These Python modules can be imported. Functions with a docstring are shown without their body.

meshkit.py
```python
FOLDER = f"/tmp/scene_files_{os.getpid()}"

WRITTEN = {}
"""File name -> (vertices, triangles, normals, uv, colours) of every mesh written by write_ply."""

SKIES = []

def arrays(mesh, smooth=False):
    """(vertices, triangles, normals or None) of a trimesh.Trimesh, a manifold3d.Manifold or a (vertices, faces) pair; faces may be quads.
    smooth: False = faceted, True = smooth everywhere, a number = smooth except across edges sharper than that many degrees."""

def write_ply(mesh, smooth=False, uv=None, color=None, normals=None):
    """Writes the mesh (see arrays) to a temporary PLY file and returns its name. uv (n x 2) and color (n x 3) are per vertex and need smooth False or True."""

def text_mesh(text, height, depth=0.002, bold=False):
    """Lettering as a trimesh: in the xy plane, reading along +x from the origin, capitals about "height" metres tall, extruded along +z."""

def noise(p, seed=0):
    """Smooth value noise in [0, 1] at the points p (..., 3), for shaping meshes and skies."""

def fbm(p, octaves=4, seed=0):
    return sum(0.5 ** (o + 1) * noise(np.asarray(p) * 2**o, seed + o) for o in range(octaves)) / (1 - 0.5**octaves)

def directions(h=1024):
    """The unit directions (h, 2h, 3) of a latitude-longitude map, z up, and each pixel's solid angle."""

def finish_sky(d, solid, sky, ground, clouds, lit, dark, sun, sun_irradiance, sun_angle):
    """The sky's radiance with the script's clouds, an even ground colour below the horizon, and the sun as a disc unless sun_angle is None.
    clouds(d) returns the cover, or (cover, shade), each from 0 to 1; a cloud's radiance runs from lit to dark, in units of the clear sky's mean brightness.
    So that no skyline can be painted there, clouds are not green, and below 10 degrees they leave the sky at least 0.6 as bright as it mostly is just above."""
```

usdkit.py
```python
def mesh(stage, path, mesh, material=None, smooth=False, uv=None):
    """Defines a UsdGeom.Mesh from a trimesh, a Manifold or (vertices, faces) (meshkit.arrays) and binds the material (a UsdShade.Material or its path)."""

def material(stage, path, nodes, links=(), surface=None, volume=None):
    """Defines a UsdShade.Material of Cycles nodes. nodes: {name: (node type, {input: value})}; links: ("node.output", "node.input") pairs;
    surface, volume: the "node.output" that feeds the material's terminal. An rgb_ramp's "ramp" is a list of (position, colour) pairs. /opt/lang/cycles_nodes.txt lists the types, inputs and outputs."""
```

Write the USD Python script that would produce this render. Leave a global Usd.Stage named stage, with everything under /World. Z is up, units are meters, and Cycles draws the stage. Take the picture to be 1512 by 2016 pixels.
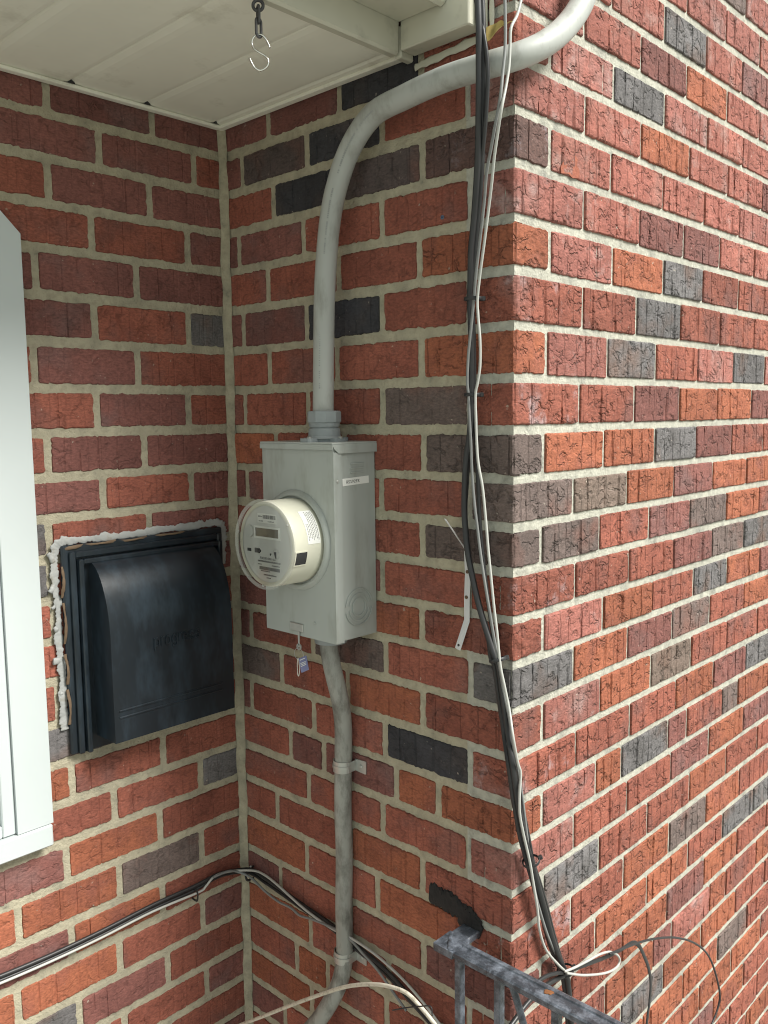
import math, random
import numpy as np, trimesh, usdkit, meshkit
import shapely.geometry as sg
from pxr import Usd, UsdGeom, UsdLux, UsdShade, Gf, Sdf, Vt

stage = Usd.Stage.CreateInMemory()
UsdGeom.SetStageUpAxis(stage, UsdGeom.Tokens.z)
UsdGeom.SetStageMetersPerUnit(stage, 1.0)
UsdGeom.Xform.Define(stage, '/World')
UsdGeom.Scope.Define(stage, '/World/Looks')
LK = '/World/Looks/'

# ------------------------------------------------------------------ camera
# z = 0 is the first bed joint under the porch ceiling; the inner corner of the walls is the z axis
cam = UsdGeom.Camera.Define(stage, '/World/camera')
cam.CreateHorizontalApertureAttr(36.0)
cam.CreateVerticalApertureAttr(48.0)
cam.CreateFocalLengthAttr(1721.68 / 1512 * 36)
cam.CreateClippingRangeAttr(Gf.Vec2f(0.02, 2000))
EXPOSURE = 2.1
cam.CreateExposureAttr(EXPOSURE)
YAW, PITCH, ROLL = 0.75773, -0.1103, 0.01213
fw = np.array([math.cos(YAW) * math.cos(PITCH), math.sin(YAW) * math.cos(PITCH), math.sin(PITCH)])
rt = np.cross(fw, [0, 0, 1]); rt /= np.linalg.norm(rt); dn = np.cross(fw, rt)
rt, dn = math.cos(ROLL) * rt + math.sin(ROLL) * dn, -math.sin(ROLL) * rt + math.cos(ROLL) * dn
m4 = Gf.Matrix4d(*[float(v) for row in ([*rt, 0], [*(-dn), 0], [*(-fw), 0], [-1.18621, -1.58481, -0.55081, 1]) for v in row])
cam.AddTransformOp().Set(m4)

# ------------------------------------------------------------------ sky and hazy sun
SUN = np.array([0.27, -0.70, 0.78]); SUN /= np.linalg.norm(SUN)
ELEV, ROT = math.asin(SUN[2]), math.atan2(SUN[0], SUN[1])
sky_mat = usdkit.material(stage, LK + 'sky_look', {
    's': ('sky_texture', {'sky_type': 'single_scattering', 'sun_disc': False, 'sun_elevation': ELEV, 'sun_rotation': ROT, 'aerosol_density': 3.0}),
    'tc': ('texture_coordinate', {}),
    'n': ('noise_texture', {'scale': 2.2, 'detail': 5.0, 'roughness': 0.55}),
    'r': ('rgb_ramp', {'ramp': [(0.0, (1.02, 1.12, 1.02)), (1.0, (1.65, 1.78, 1.6))]}),
    'm': ('mix_color', {'fac': 0.9, 'use_clamp': False}),
    'b': ('background_shader', {'strength': 0.1})},
    [('tc.generated', 'n.vector'), ('n.fac', 'r.fac'), ('s.color', 'm.a'), ('r.color', 'm.b'), ('m.result', 'b.color')], surface='b.background')
sky = UsdLux.DomeLight.Define(stage, '/World/sky')
UsdShade.MaterialBindingAPI.Apply(sky.GetPrim()).Bind(sky_mat)
sun = UsdLux.DistantLight.Define(stage, '/World/sun')
sun.CreateIntensityAttr(0.4); sun.CreateAngleAttr(24.0); sun.CreateNormalizeAttr(True) if hasattr(sun, 'CreateNormalizeAttr') else None
sun.GetPrim().CreateAttribute('inputs:normalize', Sdf.ValueTypeNames.Bool).Set(True)
sun.CreateColorAttr(Gf.Vec3f(1.0, 0.985, 0.93))
zax = SUN; xax = np.cross([0, 0, 1], zax); xax /= np.linalg.norm(xax); yax = np.cross(zax, xax)
sun.AddTransformOp().Set(Gf.Matrix4d(*[float(v) for row in ([*xax, 0], [*yax, 0], [*zax, 0], [3, -4, 6, 1]) for v in row]))

# ------------------------------------------------------------------ helpers
used = {}
def numbered(path):
    n = used.get(path, -1) + 1
    used[path] = n
    return path if n == 0 else f'{path}_{n:03d}'
def keys(p, label=None, cat=None, group=None, kind=None):
    for k, v in (('label', label), ('category', cat), ('group', group), ('kind', kind)):
        if v: p.SetCustomDataByKey(k, v)
    return p
LOC = {}
def thing(name, label, cat, loc=(0, 0, 0), group=None):
    x = UsdGeom.Xform.Define(stage, numbered('/World/' + name))
    x.AddTranslateOp().Set(Gf.Vec3d(*map(float, loc)))
    LOC[str(x.GetPath())] = np.array(loc, float)
    return keys(x.GetPrim(), label, cat, group)
def vf(m):
    if hasattr(m, 'to_mesh'):
        mm = m.to_mesh(); return np.array(mm.vert_properties[:, :3], float), np.array(mm.tri_verts)
    if isinstance(m, (tuple, list)):
        return np.asarray(m[0], float), np.asarray(m[1], int)
    return np.array(m.vertices, float), np.array(m.faces)
def part(parent, name, mesh, mat, smooth=30, label=None, kind=None):
    """mesh in world metres -> a Mesh prim under parent (a prim), or under /World when parent is None"""
    v, f = vf(mesh)
    pp = '/World' if parent is None else str(parent.GetPath())
    base = pp
    while base not in LOC and base != '/World': base = base.rsplit('/', 1)[0]
    v = v - LOC.get(base, np.zeros(3))
    g = usdkit.mesh(stage, numbered(pp + '/' + name), (v, f), mat, smooth=smooth)
    return keys(g.GetPrim(), label, kind=kind)
def cat(*ms):
    ms = [vf(m) for m in ms]; o = 0; V, F = [], []
    for v, f in ms:
        if f.shape[1] == 4: f = np.vstack([f[:, [0, 1, 2]], f[:, [0, 2, 3]]])
        V.append(v); F.append(f + o); o += len(v)
    return np.vstack(V), np.vstack(F)
def box(x0, x1, y0, y1, z0, z1, c=0.0):
    """box with chamfered edges"""
    if c <= 0:
        b = trimesh.creation.box(extents=(x1 - x0, y1 - y0, z1 - z0)); b.apply_translation(((x0 + x1) / 2, (y0 + y1) / 2, (z0 + z1) / 2)); return b
    P = []
    for sx in (0, 1):
        for sy in (0, 1):
            for sz in (0, 1):
                for ax in range(3):
                    p = [(x0, x1)[sx], (y0, y1)[sy], (z0, z1)[sz]]
                    for a, s in zip(range(3), (sx, sy, sz)):
                        if a != ax: p[a] += c * (1 - 2 * s)
                    P.append(p)
    return trimesh.convex.convex_hull(np.array(P))
def catmull(P, n=6):
    P = np.asarray(P, float); Q = np.vstack([2 * P[0] - P[1], P, 2 * P[-1] - P[-2]]); o = []
    for i in range(1, len(Q) - 2):
        t = np.linspace(0, 1, n, endpoint=False)[:, None]
        a, b, c, d = Q[i - 1:i + 3]
        o.append(0.5 * (2 * b + (c - a) * t + (2 * a - 5 * b + 4 * c - d) * t ** 2 + (3 * b - a - 3 * c + d) * t ** 3))
    return np.vstack(o + [P[-1:]])
def tube(P, r, sides=12, n=6, flat=None, up=None, jitter=0.0, seed=0):
    """swept round (or flat: (width, thickness) towards up) section along a smoothed path, capped"""
    C = catmull(P, n) if n > 1 else np.asarray(P, float)
    if jitter: C = C + jitter * (np.stack([meshkit.noise(C * 9, seed + k) for k in range(3)], 1) - 0.5)
    T = np.gradient(C, axis=0); T /= np.linalg.norm(T, axis=1, keepdims=True) + 1e-12
    a = np.cross(T[0], up if up is not None else ([0, 0, 1] if abs(T[0][2]) < 0.9 else [1, 0, 0])); A = []
    for t in T:
        if up is not None: a = np.cross(t, up)
        a = a - t * a.dot(t); a /= np.linalg.norm(a) + 1e-12; A.append(a)
    A = np.array(A); B = np.cross(T, A)
    th = np.arange(sides) * 2 * np.pi / sides
    rr = np.broadcast_to(np.asarray(r, float), (len(C),))
    if flat: ca, sb = np.cos(th) * flat[0], np.sin(th) * flat[1]; V = C[:, None] + ca[None, :, None] * A[:, None] + sb[None, :, None] * B[:, None]
    else: V = C[:, None] + rr[:, None, None] * (np.cos(th)[None, :, None] * A[:, None] + np.sin(th)[None, :, None] * B[:, None])
    N = len(C); i, j = np.meshgrid(np.arange(N - 1), np.arange(sides), indexing='ij')
    q = np.stack([i * sides + j, i * sides + (j + 1) % sides, (i + 1) * sides + (j + 1) % sides, (i + 1) * sides + j], -1).reshape(-1, 4)
    F = np.vstack([q[:, [0, 1, 2]], q[:, [0, 2, 3]]])
    V = V.reshape(-1, 3); c0, c1 = len(V), len(V) + 1
    V = np.vstack([V, C[0], C[-1]])
    k = np.arange(sides)
    F = np.vstack([F, np.stack([np.full(sides, c0), (k + 1) % sides, k], 1), np.stack([np.full(sides, c1), (N - 1) * sides + k, (N - 1) * sides + (k + 1) % sides], 1)])
    m = trimesh.Trimesh(V, F, process=False)
    if m.volume < 0: m.invert()
    return m
def lathe(profile, origin, axis, sides=64):
    """profile [(along, radius)] revolved about axis through origin"""
    p = np.asarray(profile, float); ax = np.asarray(axis, float)
    a = np.cross(ax, [0, 0, 1] if abs(ax[2]) < 0.9 else [1, 0, 0]); a /= np.linalg.norm(a); b = np.cross(ax, a)
    th = np.arange(sides) * 2 * np.pi / sides
    V = np.asarray(origin, float) + p[:, None, 0:1] * ax + p[:, None, 1:2] * (np.cos(th)[None, :, None] * a + np.sin(th)[None, :, None] * b)
    N = len(p); i, j = np.meshgrid(np.arange(N - 1), np.arange(sides), indexing='ij')
    q = np.stack([i * sides + j, i * sides + (j + 1) % sides, (i + 1) * sides + (j + 1) % sides, (i + 1) * sides + j], -1).reshape(-1, 4)
    m = trimesh.Trimesh(V.reshape(-1, 3), np.vstack([q[:, [0, 1, 2]], q[:, [0, 2, 3]]]), process=False)
    if p[0, 1] < 1e-6 or p[-1, 1] < 1e-6 or True:
        if m.volume < 0: m.invert()
    return m
def extrude(poly, depth, origin, u, v, nrm):
    """a shapely polygon in (u, v) pushed along nrm by depth"""
    if isinstance(poly, (list, tuple)): poly = sg.Polygon(poly)
    m = trimesh.creation.extrude_polygon(poly, depth, engine='earcut')
    return place(m, origin, u, v, nrm)
def place(m, origin, u, v, nrm):
    V, F = vf(m)
    M = np.stack([np.asarray(u, float), np.asarray(v, float), np.asarray(nrm, float)])
    V2 = np.asarray(origin, float) + V @ M
    if np.linalg.det(M) < 0: F = F[:, ::-1]
    return trimesh.Trimesh(V2, F, process=False)

# ------------------------------------------------------------------ materials
def simple(name, col, rough=0.5, metal=0.0, spec=0.5, var=0.12, nscale=25, bump=0.0, bscale=120, bdist=0.002, dirt=None, dscale=9, dlo=0.52, dhi=0.72, stretch=None):
    n = {'tc': ('texture_coordinate', {}), 'g': ('geometry', {}), 'map': ('mapping', {'scale': stretch or (1, 1, 1)}),
         'n': ('noise_texture', {'scale': nscale, 'detail': 6.0, 'roughness': 0.6}),
         'r': ('rgb_ramp', {'ramp': [(0.25, tuple(c * (1 - var) for c in col)), (0.75, tuple(min(1, c * (1 + var)) for c in col))]}),
         'p': ('principled_bsdf', {'roughness': rough, 'metallic': metal, 'specular_ior_level': spec})}
    l = [('g.position', 'map.vector'), ('map.vector', 'n.vector'), ('n.fac', 'r.fac')]
    last = 'r.color'
    if dirt:
        n['dn'] = ('noise_texture', {'scale': dscale, 'detail': 8.0, 'roughness': 0.68})
        n['dr'] = ('map_range', {'from_min': dlo, 'from_max': dhi, 'clamp': True})
        n['dm'] = ('mix_color', {'b': dirt})
        l += [('map.vector', 'dn.vector'), ('dn.fac', 'dr.value'), ('dr.result', 'dm.fac'), (last, 'dm.a')]; last = 'dm.result'
    l.append((last, 'p.base_color'))
    if bump:
        n['bn'] = ('noise_texture', {'scale': bscale, 'detail': 5.0, 'roughness': 0.6})
        n['b'] = ('bump', {'strength': bump, 'distance': bdist})
        l += [('g.position', 'bn.vector'), ('bn.fac', 'b.height'), ('b.normal', 'p.normal')]
    return usdkit.material(stage, LK + name, n, l, surface='p.BSDF')

def brick_look(name, c1, c2, c3, crack=0.75, scoring=0.8, pale=None, plo=0.54, phi=0.70, bump=0.6, pscale=14, bright=0.25):
    """c1/c2: clay tones, c3: flashed tone in patches; scores and torn bark cracks in local brick coordinates"""
    n = {'tc': ('texture_coordinate', {}), 'oi': ('object_info', {}),
         'off': ('combine_xyz', {}), 'k1': ('math', {'math_type': 'multiply', 'value2': 37.3}), 'k2': ('math', {'math_type': 'multiply', 'value2': 91.7}),
         'v': ('vector_math', {'math_type': 'add'}),
         'n1': ('noise_texture', {'scale': 11.0, 'detail': 6.0, 'roughness': 0.62}),
         'ramp': ('rgb_ramp', {'ramp': [(0.3, c1), (0.6, c2)]}),
         'n3': ('noise_texture', {'scale': 7.0, 'detail': 3.0, 'roughness': 0.6}), 'r3': ('map_range', {'from_min': 0.52, 'from_max': 0.66, 'clamp': True}),
         'm3': ('mix_color', {'b': c3}),
         'n2': ('noise_texture', {'scale': 150.0, 'detail': 6.0, 'roughness': 0.72}),
         'r2': ('map_range', {'from_min': 0.3, 'from_max': 0.7, 'to_min': 0.55, 'to_max': 1.40, 'clamp': True}),
         'mf': ('mix_color', {'blend_type': 'multiply', 'fac': 1.0, 'use_clamp': False}),
         # warped coordinate for the cracks
         'wn': ('noise_texture', {'scale': 26.0, 'detail': 4.0, 'roughness': 0.6}),
         'ws': ('vector_math', {'math_type': 'scale', 'scale': 0.055}), 'wa': ('vector_math', {'math_type': 'add'}),
         'wm': ('mapping', {'scale': (24, 10, 52)}), 'm2': ('mapping', {'scale': (0.8, 1, 1.8)}), 'fr7': ('math', {'math_type': 'multiply', 'value2': 7.31}), 'fra': ('math', {'math_type': 'fraction'}), 'ckr': ('map_range', {'from_min': 0.0, 'from_max': 1.0, 'to_min': 0.25 * crack, 'to_max': crack}),
         'vo': ('voronoi_texture', {'feature': 'distance_to_edge', 'scale': 1.0}),
         'cr': ('map_range', {'from_min': 0.015, 'from_max': 0.12, 'to_min': 1.0, 'to_max': 0.0, 'clamp': True}),
         'cn': ('noise_texture', {'scale': 34.0, 'detail': 3.0}), 'cm': ('map_range', {'from_min': 0.47, 'from_max': 0.60, 'clamp': True}),
         'cc': ('math', {'math_type': 'multiply'}),
         # straight vertical scores
         'sx': ('separate_xyz', {}), 'sn': ('noise_texture', {'scale': 22.0, 'detail': 3.0}), 'sj': ('math', {'math_type': 'multiply_add', 'value2': 0.006}),
         'ss': ('math', {'math_type': 'multiply', 'value2': 27.0}),
         'sv': ('voronoi_texture', {'feature': 'distance_to_edge', 'dimensions': '1D', 'scale': 1.0, 'randomness': 0.75}),
         'sr': ('map_range', {'from_min': 0.012, 'from_max': 0.04, 'to_min': 1.0, 'to_max': 0.0, 'clamp': True}),
         'sm': ('noise_texture', {'scale': 16.0, 'detail': 2.0}), 'smr': ('map_range', {'from_min': 0.42, 'from_max': 0.52, 'clamp': True}),
         'sc': ('math', {'math_type': 'multiply'}), 'scs': ('math', {'math_type': 'multiply', 'value2': scoring}),
         'mx': ('math', {'math_type': 'maximum'}), 'mk': ('math', {'math_type': 'multiply'}),
         'dk': ('mix_color', {'b': tuple(c * 0.30 for c in c1)}),  # shade inside cracks and scores painted as a darker clay colour
         'hv': ('hsv', {'hue': 0.5}), 'vr': ('map_range', {'from_min': 0.0, 'from_max': 1.0, 'to_min': 1 - bright, 'to_max': 1 + bright}),
         'h1': ('math', {'math_type': 'multiply_add', 'value2': 0.45}), 'h2': ('math', {'math_type': 'subtract'}),
         'wn2': ('math', {'math_type': 'multiply', 'value2': 0.6}),
         'b': ('bump', {'strength': bump, 'distance': 0.006}),
         'p': ('principled_bsdf', {'roughness': 0.82, 'specular_ior_level': 0.35})}
    l = [('oi.random', 'k1.value1'), ('oi.random', 'k2.value1'), ('k1.value', 'off.x'), ('k2.value', 'off.z'), ('tc.object', 'v.vector1'), ('off.vector', 'v.vector2'),
         ('v.vector', 'n1.vector'), ('v.vector', 'm2.vector'), ('m2.vector', 'n2.vector'), ('oi.random', 'fr7.value1'), ('fr7.value', 'fra.value1'), ('fra.value', 'ckr.value'), ('ckr.result', 'mk.value2'), ('v.vector', 'n3.vector'), ('v.vector', 'wn.vector'), ('v.vector', 'cn.vector'), ('v.vector', 'sn.vector'), ('v.vector', 'sm.vector'),
         ('n1.fac', 'ramp.fac'), ('ramp.color', 'm3.a'), ('n3.fac', 'r3.value'), ('r3.result', 'm3.fac'), ('n2.fac', 'r2.value'),
         ('m3.result', 'mf.a'), ('r2.result', 'mf.b'),
         ('wn.color', 'ws.vector1'), ('v.vector', 'wa.vector1'), ('ws.vector', 'wa.vector2'), ('wa.vector', 'wm.vector'), ('wm.vector', 'vo.vector'),
         ('vo.distance', 'cr.value'), ('cn.fac', 'cm.value'), ('cr.result', 'cc.value1'), ('cm.result', 'cc.value2'),
         ('v.vector', 'sx.vector'), ('sn.fac', 'sj.value1'), ('sx.x', 'sj.value3'), ('sj.value', 'ss.value1'), ('ss.value', 'sv.w'), ('sv.distance', 'sr.value'),
         ('sm.fac', 'smr.value'), ('sr.result', 'sc.value1'), ('smr.result', 'sc.value2'), ('sc.value', 'scs.value1'),
         ('cc.value', 'mx.value1'), ('scs.value', 'mx.value2'), ('mx.value', 'mk.value1')]
    last = 'mf.result'
    if pale:
        n['pn'] = ('noise_texture', {'scale': pscale, 'detail': 6.0, 'roughness': 0.7}); n['pr'] = ('map_range', {'from_min': plo, 'from_max': phi, 'to_max': 0.6, 'clamp': True}); n['pm'] = ('mix_color', {'b': pale})
        l += [('v.vector', 'pn.vector'), ('pn.fac', 'pr.value'), ('pr.result', 'pm.fac'), (last, 'pm.a')]; last = 'pm.result'
    n['fn'] = ('noise_texture', {'scale': 95.0, 'detail': 2.0, 'roughness': 0.5}); n['fr'] = ('map_range', {'from_min': 0.70, 'from_max': 0.76, 'to_max': 0.7, 'clamp': True}); n['fm'] = ('mix_color', {'b': (0.42, 0.36, 0.30)})
    l += [('v.vector', 'fn.vector'), ('fn.fac', 'fr.value'), ('fr.result', 'fm.fac'), (last, 'fm.a')]; last = 'fm.result'
    l += [(last, 'dk.a'), ('mk.value', 'dk.fac'), ('dk.result', 'hv.color'), ('oi.random', 'vr.value'), ('vr.result', 'hv.value'), ('hv.color', 'p.base_color'),
          ('n2.fac', 'h1.value1'), ('wn.fac', 'wn2.value1'), ('wn2.value', 'h1.value3'), ('h1.value', 'h2.value1'), ('mx.value', 'h2.value2'), ('h2.value', 'b.height'), ('b.normal', 'p.normal')]
    return usdkit.material(stage, LK + name, n, l, surface='p.BSDF')

R1, R2, R3 = (0.198, 0.062, 0.043), (0.284, 0.092, 0.061), (0.195, 0.080, 0.064)
CLAY = {'r': (R1, R2, R3), 'o': ((0.235, 0.074, 0.042), (0.330, 0.108, 0.057), (0.250, 0.085, 0.056)), 'm': ((0.150, 0.060, 0.051), (0.215, 0.084, 0.070), (0.170, 0.088, 0.080)),
        'd': ((0.098, 0.090, 0.088), (0.152, 0.142, 0.142), (0.135, 0.090, 0.074)), 'k': ((0.028, 0.027, 0.030), (0.045, 0.044, 0.050), (0.060, 0.050, 0.050)),
        'g': ((0.105, 0.078, 0.070), (0.150, 0.110, 0.098), (0.175, 0.090, 0.072)), 'b': ((0.120, 0.088, 0.070), (0.175, 0.128, 0.104), (0.160, 0.100, 0.076)),
        'y': ((0.095, 0.058, 0.052), (0.14, 0.078, 0.066), (0.17, 0.09, 0.075)), 'h': ((0.066, 0.050, 0.048), (0.098, 0.074, 0.070), (0.12, 0.066, 0.056)), 'x': (R1, R2, (0.26, 0.12, 0.10)), 'w': ((0.245, 0.082, 0.062), (0.335, 0.120, 0.090), (0.27, 0.125, 0.10)), 'p': ((0.230, 0.085, 0.068), (0.320, 0.120, 0.095), (0.28, 0.14, 0.12))}  # w: red paled in the colour for veiling glare, with some real bloom
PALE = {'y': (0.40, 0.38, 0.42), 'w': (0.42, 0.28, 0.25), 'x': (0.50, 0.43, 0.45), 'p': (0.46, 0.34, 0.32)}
BRK = {}
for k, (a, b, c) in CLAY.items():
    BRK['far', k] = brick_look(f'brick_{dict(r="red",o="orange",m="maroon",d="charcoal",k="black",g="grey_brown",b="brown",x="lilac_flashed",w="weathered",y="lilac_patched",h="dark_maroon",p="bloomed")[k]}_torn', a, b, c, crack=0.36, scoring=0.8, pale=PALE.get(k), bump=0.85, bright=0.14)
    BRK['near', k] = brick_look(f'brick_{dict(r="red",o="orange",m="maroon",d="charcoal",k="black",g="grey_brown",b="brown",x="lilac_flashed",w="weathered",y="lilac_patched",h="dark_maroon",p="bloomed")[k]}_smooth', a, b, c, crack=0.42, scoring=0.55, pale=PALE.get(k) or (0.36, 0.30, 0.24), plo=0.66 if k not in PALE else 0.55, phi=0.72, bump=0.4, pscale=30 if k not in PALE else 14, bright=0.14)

MORTAR = simple('mortar_tan', (0.41, 0.37, 0.27), rough=0.95, var=0.28, nscale=60, bump=0.9, bscale=190, bdist=0.004, dirt=(0.20, 0.19, 0.145), dscale=30, dlo=0.50, dhi=0.72)
MORTAR_R = simple('mortar_pale', (0.42, 0.41, 0.345), rough=0.95, var=0.24, nscale=60, bump=0.9, bscale=190, bdist=0.004, dirt=(0.20, 0.20, 0.175), dscale=26, dlo=0.52, dhi=0.74)
CREAM = simple('cream_aluminium', (0.82, 0.805, 0.70), rough=0.5, var=0.05, nscale=6, bump=0.08, bscale=60, dirt=(0.50, 0.47, 0.375), dscale=7, dlo=0.55, dhi=0.8)
CREAM_DULL = simple('cream_painted_board', (0.50, 0.485, 0.395), rough=0.55, var=0.06, nscale=6, bump=0.1, bscale=60, dirt=(0.30, 0.29, 0.235), dscale=9, dlo=0.52, dhi=0.74)  # the ceiling cream again, darkened in the colour to counter bounced light
SPECK = simple('pale_print', (0.30, 0.31, 0.30), rough=0.6)
WHITE_VINYL = simple('white_vinyl', (0.50, 0.54, 0.54), rough=0.38, var=0.015, nscale=8)
GREY_PAINT = simple('grey_baked_paint', (0.37, 0.395, 0.37), rough=0.42, var=0.06, nscale=9, bump=0.05, bscale=300, bdist=0.001, dirt=(0.22, 0.22, 0.18), dscale=16, dlo=0.50, dhi=0.82, stretch=(1, 1, 0.3))
CAST = simple('grey_cast_metal', (0.26, 0.285, 0.29), rough=0.5, var=0.1, nscale=30, bump=0.2, bscale=200)
PVC = simple('weathered_grey_jacket', (0.39, 0.40, 0.375), rough=0.5, var=0.07, nscale=10, dirt=(0.24, 0.24, 0.21), dscale=34, dlo=0.50, dhi=0.78, stretch=(1, 1, 0.35), bump=0.12, bscale=70)
PVC_OLD = simple('dirty_grey_jacket', (0.31, 0.31, 0.28), rough=0.65, var=0.16, nscale=18, dirt=(0.11, 0.105, 0.09), dscale=30, dlo=0.46, dhi=0.68, stretch=(1, 1, 0.4), bump=0.15, bscale=90)
BLACK_PLASTIC = simple('black_plastic', (0.011, 0.016, 0.021), rough=0.30, spec=0.5, var=0.2, nscale=20, dirt=(0.034, 0.052, 0.070), dscale=15, dlo=0.48, dhi=0.78, stretch=(1, 1, 0.35), bump=0.08, bscale=60)
COAX = simple('black_cable_jacket', (0.022, 0.022, 0.023), rough=0.42, var=0.2, nscale=40)
COAX_GREY = simple('grey_cable_jacket', (0.20, 0.205, 0.20), rough=0.45, var=0.1, nscale=40)
WHITE_CABLE_M = simple('white_cable_jacket', (0.42, 0.42, 0.39), rough=0.4, var=0.06, nscale=40)
ROPE_M = simple('dirty_white_jacket', (0.56, 0.52, 0.43), rough=0.55, var=0.1, nscale=40, dirt=(0.30, 0.26, 0.2), dscale=90, dlo=0.52, dhi=0.66)
ZIP = simple('black_nylon', (0.02, 0.02, 0.021), rough=0.5)
CAULK = simple('grey_white_caulk', (0.34, 0.345, 0.335), rough=0.6, var=0.2, nscale=40, bump=0.4, bscale=160, dirt=(0.30, 0.28, 0.24), dscale=40, dlo=0.56, dhi=0.7)
OLD_CAULK = simple('peeling_brown_sealant', (0.13, 0.085, 0.05), rough=0.8, var=0.3, nscale=60)
GALV = simple('galvanised_steel', (0.46, 0.46, 0.43), rough=0.42, metal=0.6, var=0.1, nscale=60)
BRIGHT = simple('bright_zinc_wire', (0.80, 0.79, 0.74), rough=0.2, metal=1.0, var=0.04)
DARK_IRON = simple('dark_steel_chain', (0.075, 0.073, 0.075), rough=0.5, metal=0.4, var=0.25, nscale=80)
IRON_PAINT = simple('weathered_black_paint', (0.040, 0.046, 0.056), rough=0.30, var=0.3, nscale=45, bump=0.6, bscale=90, bdist=0.004, dirt=(0.21, 0.235, 0.28), dscale=42, dlo=0.43, dhi=0.74)  # blue-grey blotches paint sky highlights into the worn black
TAR = simple('black_brushed_paint', (0.012, 0.011, 0.011), rough=0.75, var=0.3, nscale=60, bump=0.7, bscale=120, bdist=0.004)
RUST = simple('rust', (0.20, 0.075, 0.025), rough=0.9, var=0.3, nscale=90)
CREAM_PLASTIC = simple('cream_meter_plastic', (0.62, 0.61, 0.50), rough=0.38, var=0.03)
FACE = simple('meter_face_white', (0.60, 0.60, 0.57), rough=0.5, var=0.03)
PAPER = simple('white_sticker', (0.78, 0.78, 0.74), rough=0.5, var=0.03)
INK = simple('black_print', (0.05, 0.05, 0.05), rough=0.6)
INK_SOFT = simple('grey_print', (0.22, 0.22, 0.21), rough=0.6)
LCD = simple('lcd_grey_brown', (0.17, 0.145, 0.105), rough=0.25, var=0.1)
SLOT = simple('dark_recess', (0.03, 0.03, 0.03), rough=0.7)  # flat near-black, also painted as shade at the soffit groove ends
PURPLE = simple('lilac_plastic_tag', (0.19, 0.20, 0.36), rough=0.4)
LEAF = simple('dry_yellow_leaf', (0.42, 0.31, 0.09), rough=0.6, var=0.25, nscale=60)
BLUE = simple('blue_wall_plug_plastic', (0.07, 0.16, 0.27), rough=0.5)
STRAP_WHITE = simple('white_painted_steel', (0.62, 0.62, 0.63), rough=0.4, var=0.05)
CONCRETE = simple('pale_concrete', (0.27, 0.28, 0.25), rough=0.9, var=0.2, nscale=2.0, bump=0.3, bscale=40)
SHINGLE = simple('grey_roofing', (0.12, 0.115, 0.11), rough=0.9, var=0.2)
HAZY = usdkit.material(stage, LK + 'pale_clear_plastic', {'p': ('principled_bsdf', {'base_color': (0.52, 0.52, 0.48), 'roughness': 0.2, 'alpha': 0.24})}, [], surface='p.BSDF')
GLASS = usdkit.material(stage, LK + 'clear_polycarbonate', {
    'f': ('fresnel', {'IOR': 1.5}), 't': ('transparent_bsdf', {'color': (0.93, 0.94, 0.93)}), 'g': ('glossy_bsdf', {'color': (1, 1, 1), 'roughness': 0.05}), 'm': ('mix_closure', {})},
    [('f.fac', 'm.fac'), ('t.BSDF', 'm.closure1'), ('g.BSDF', 'm.closure2')], surface='m.closure')

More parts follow.
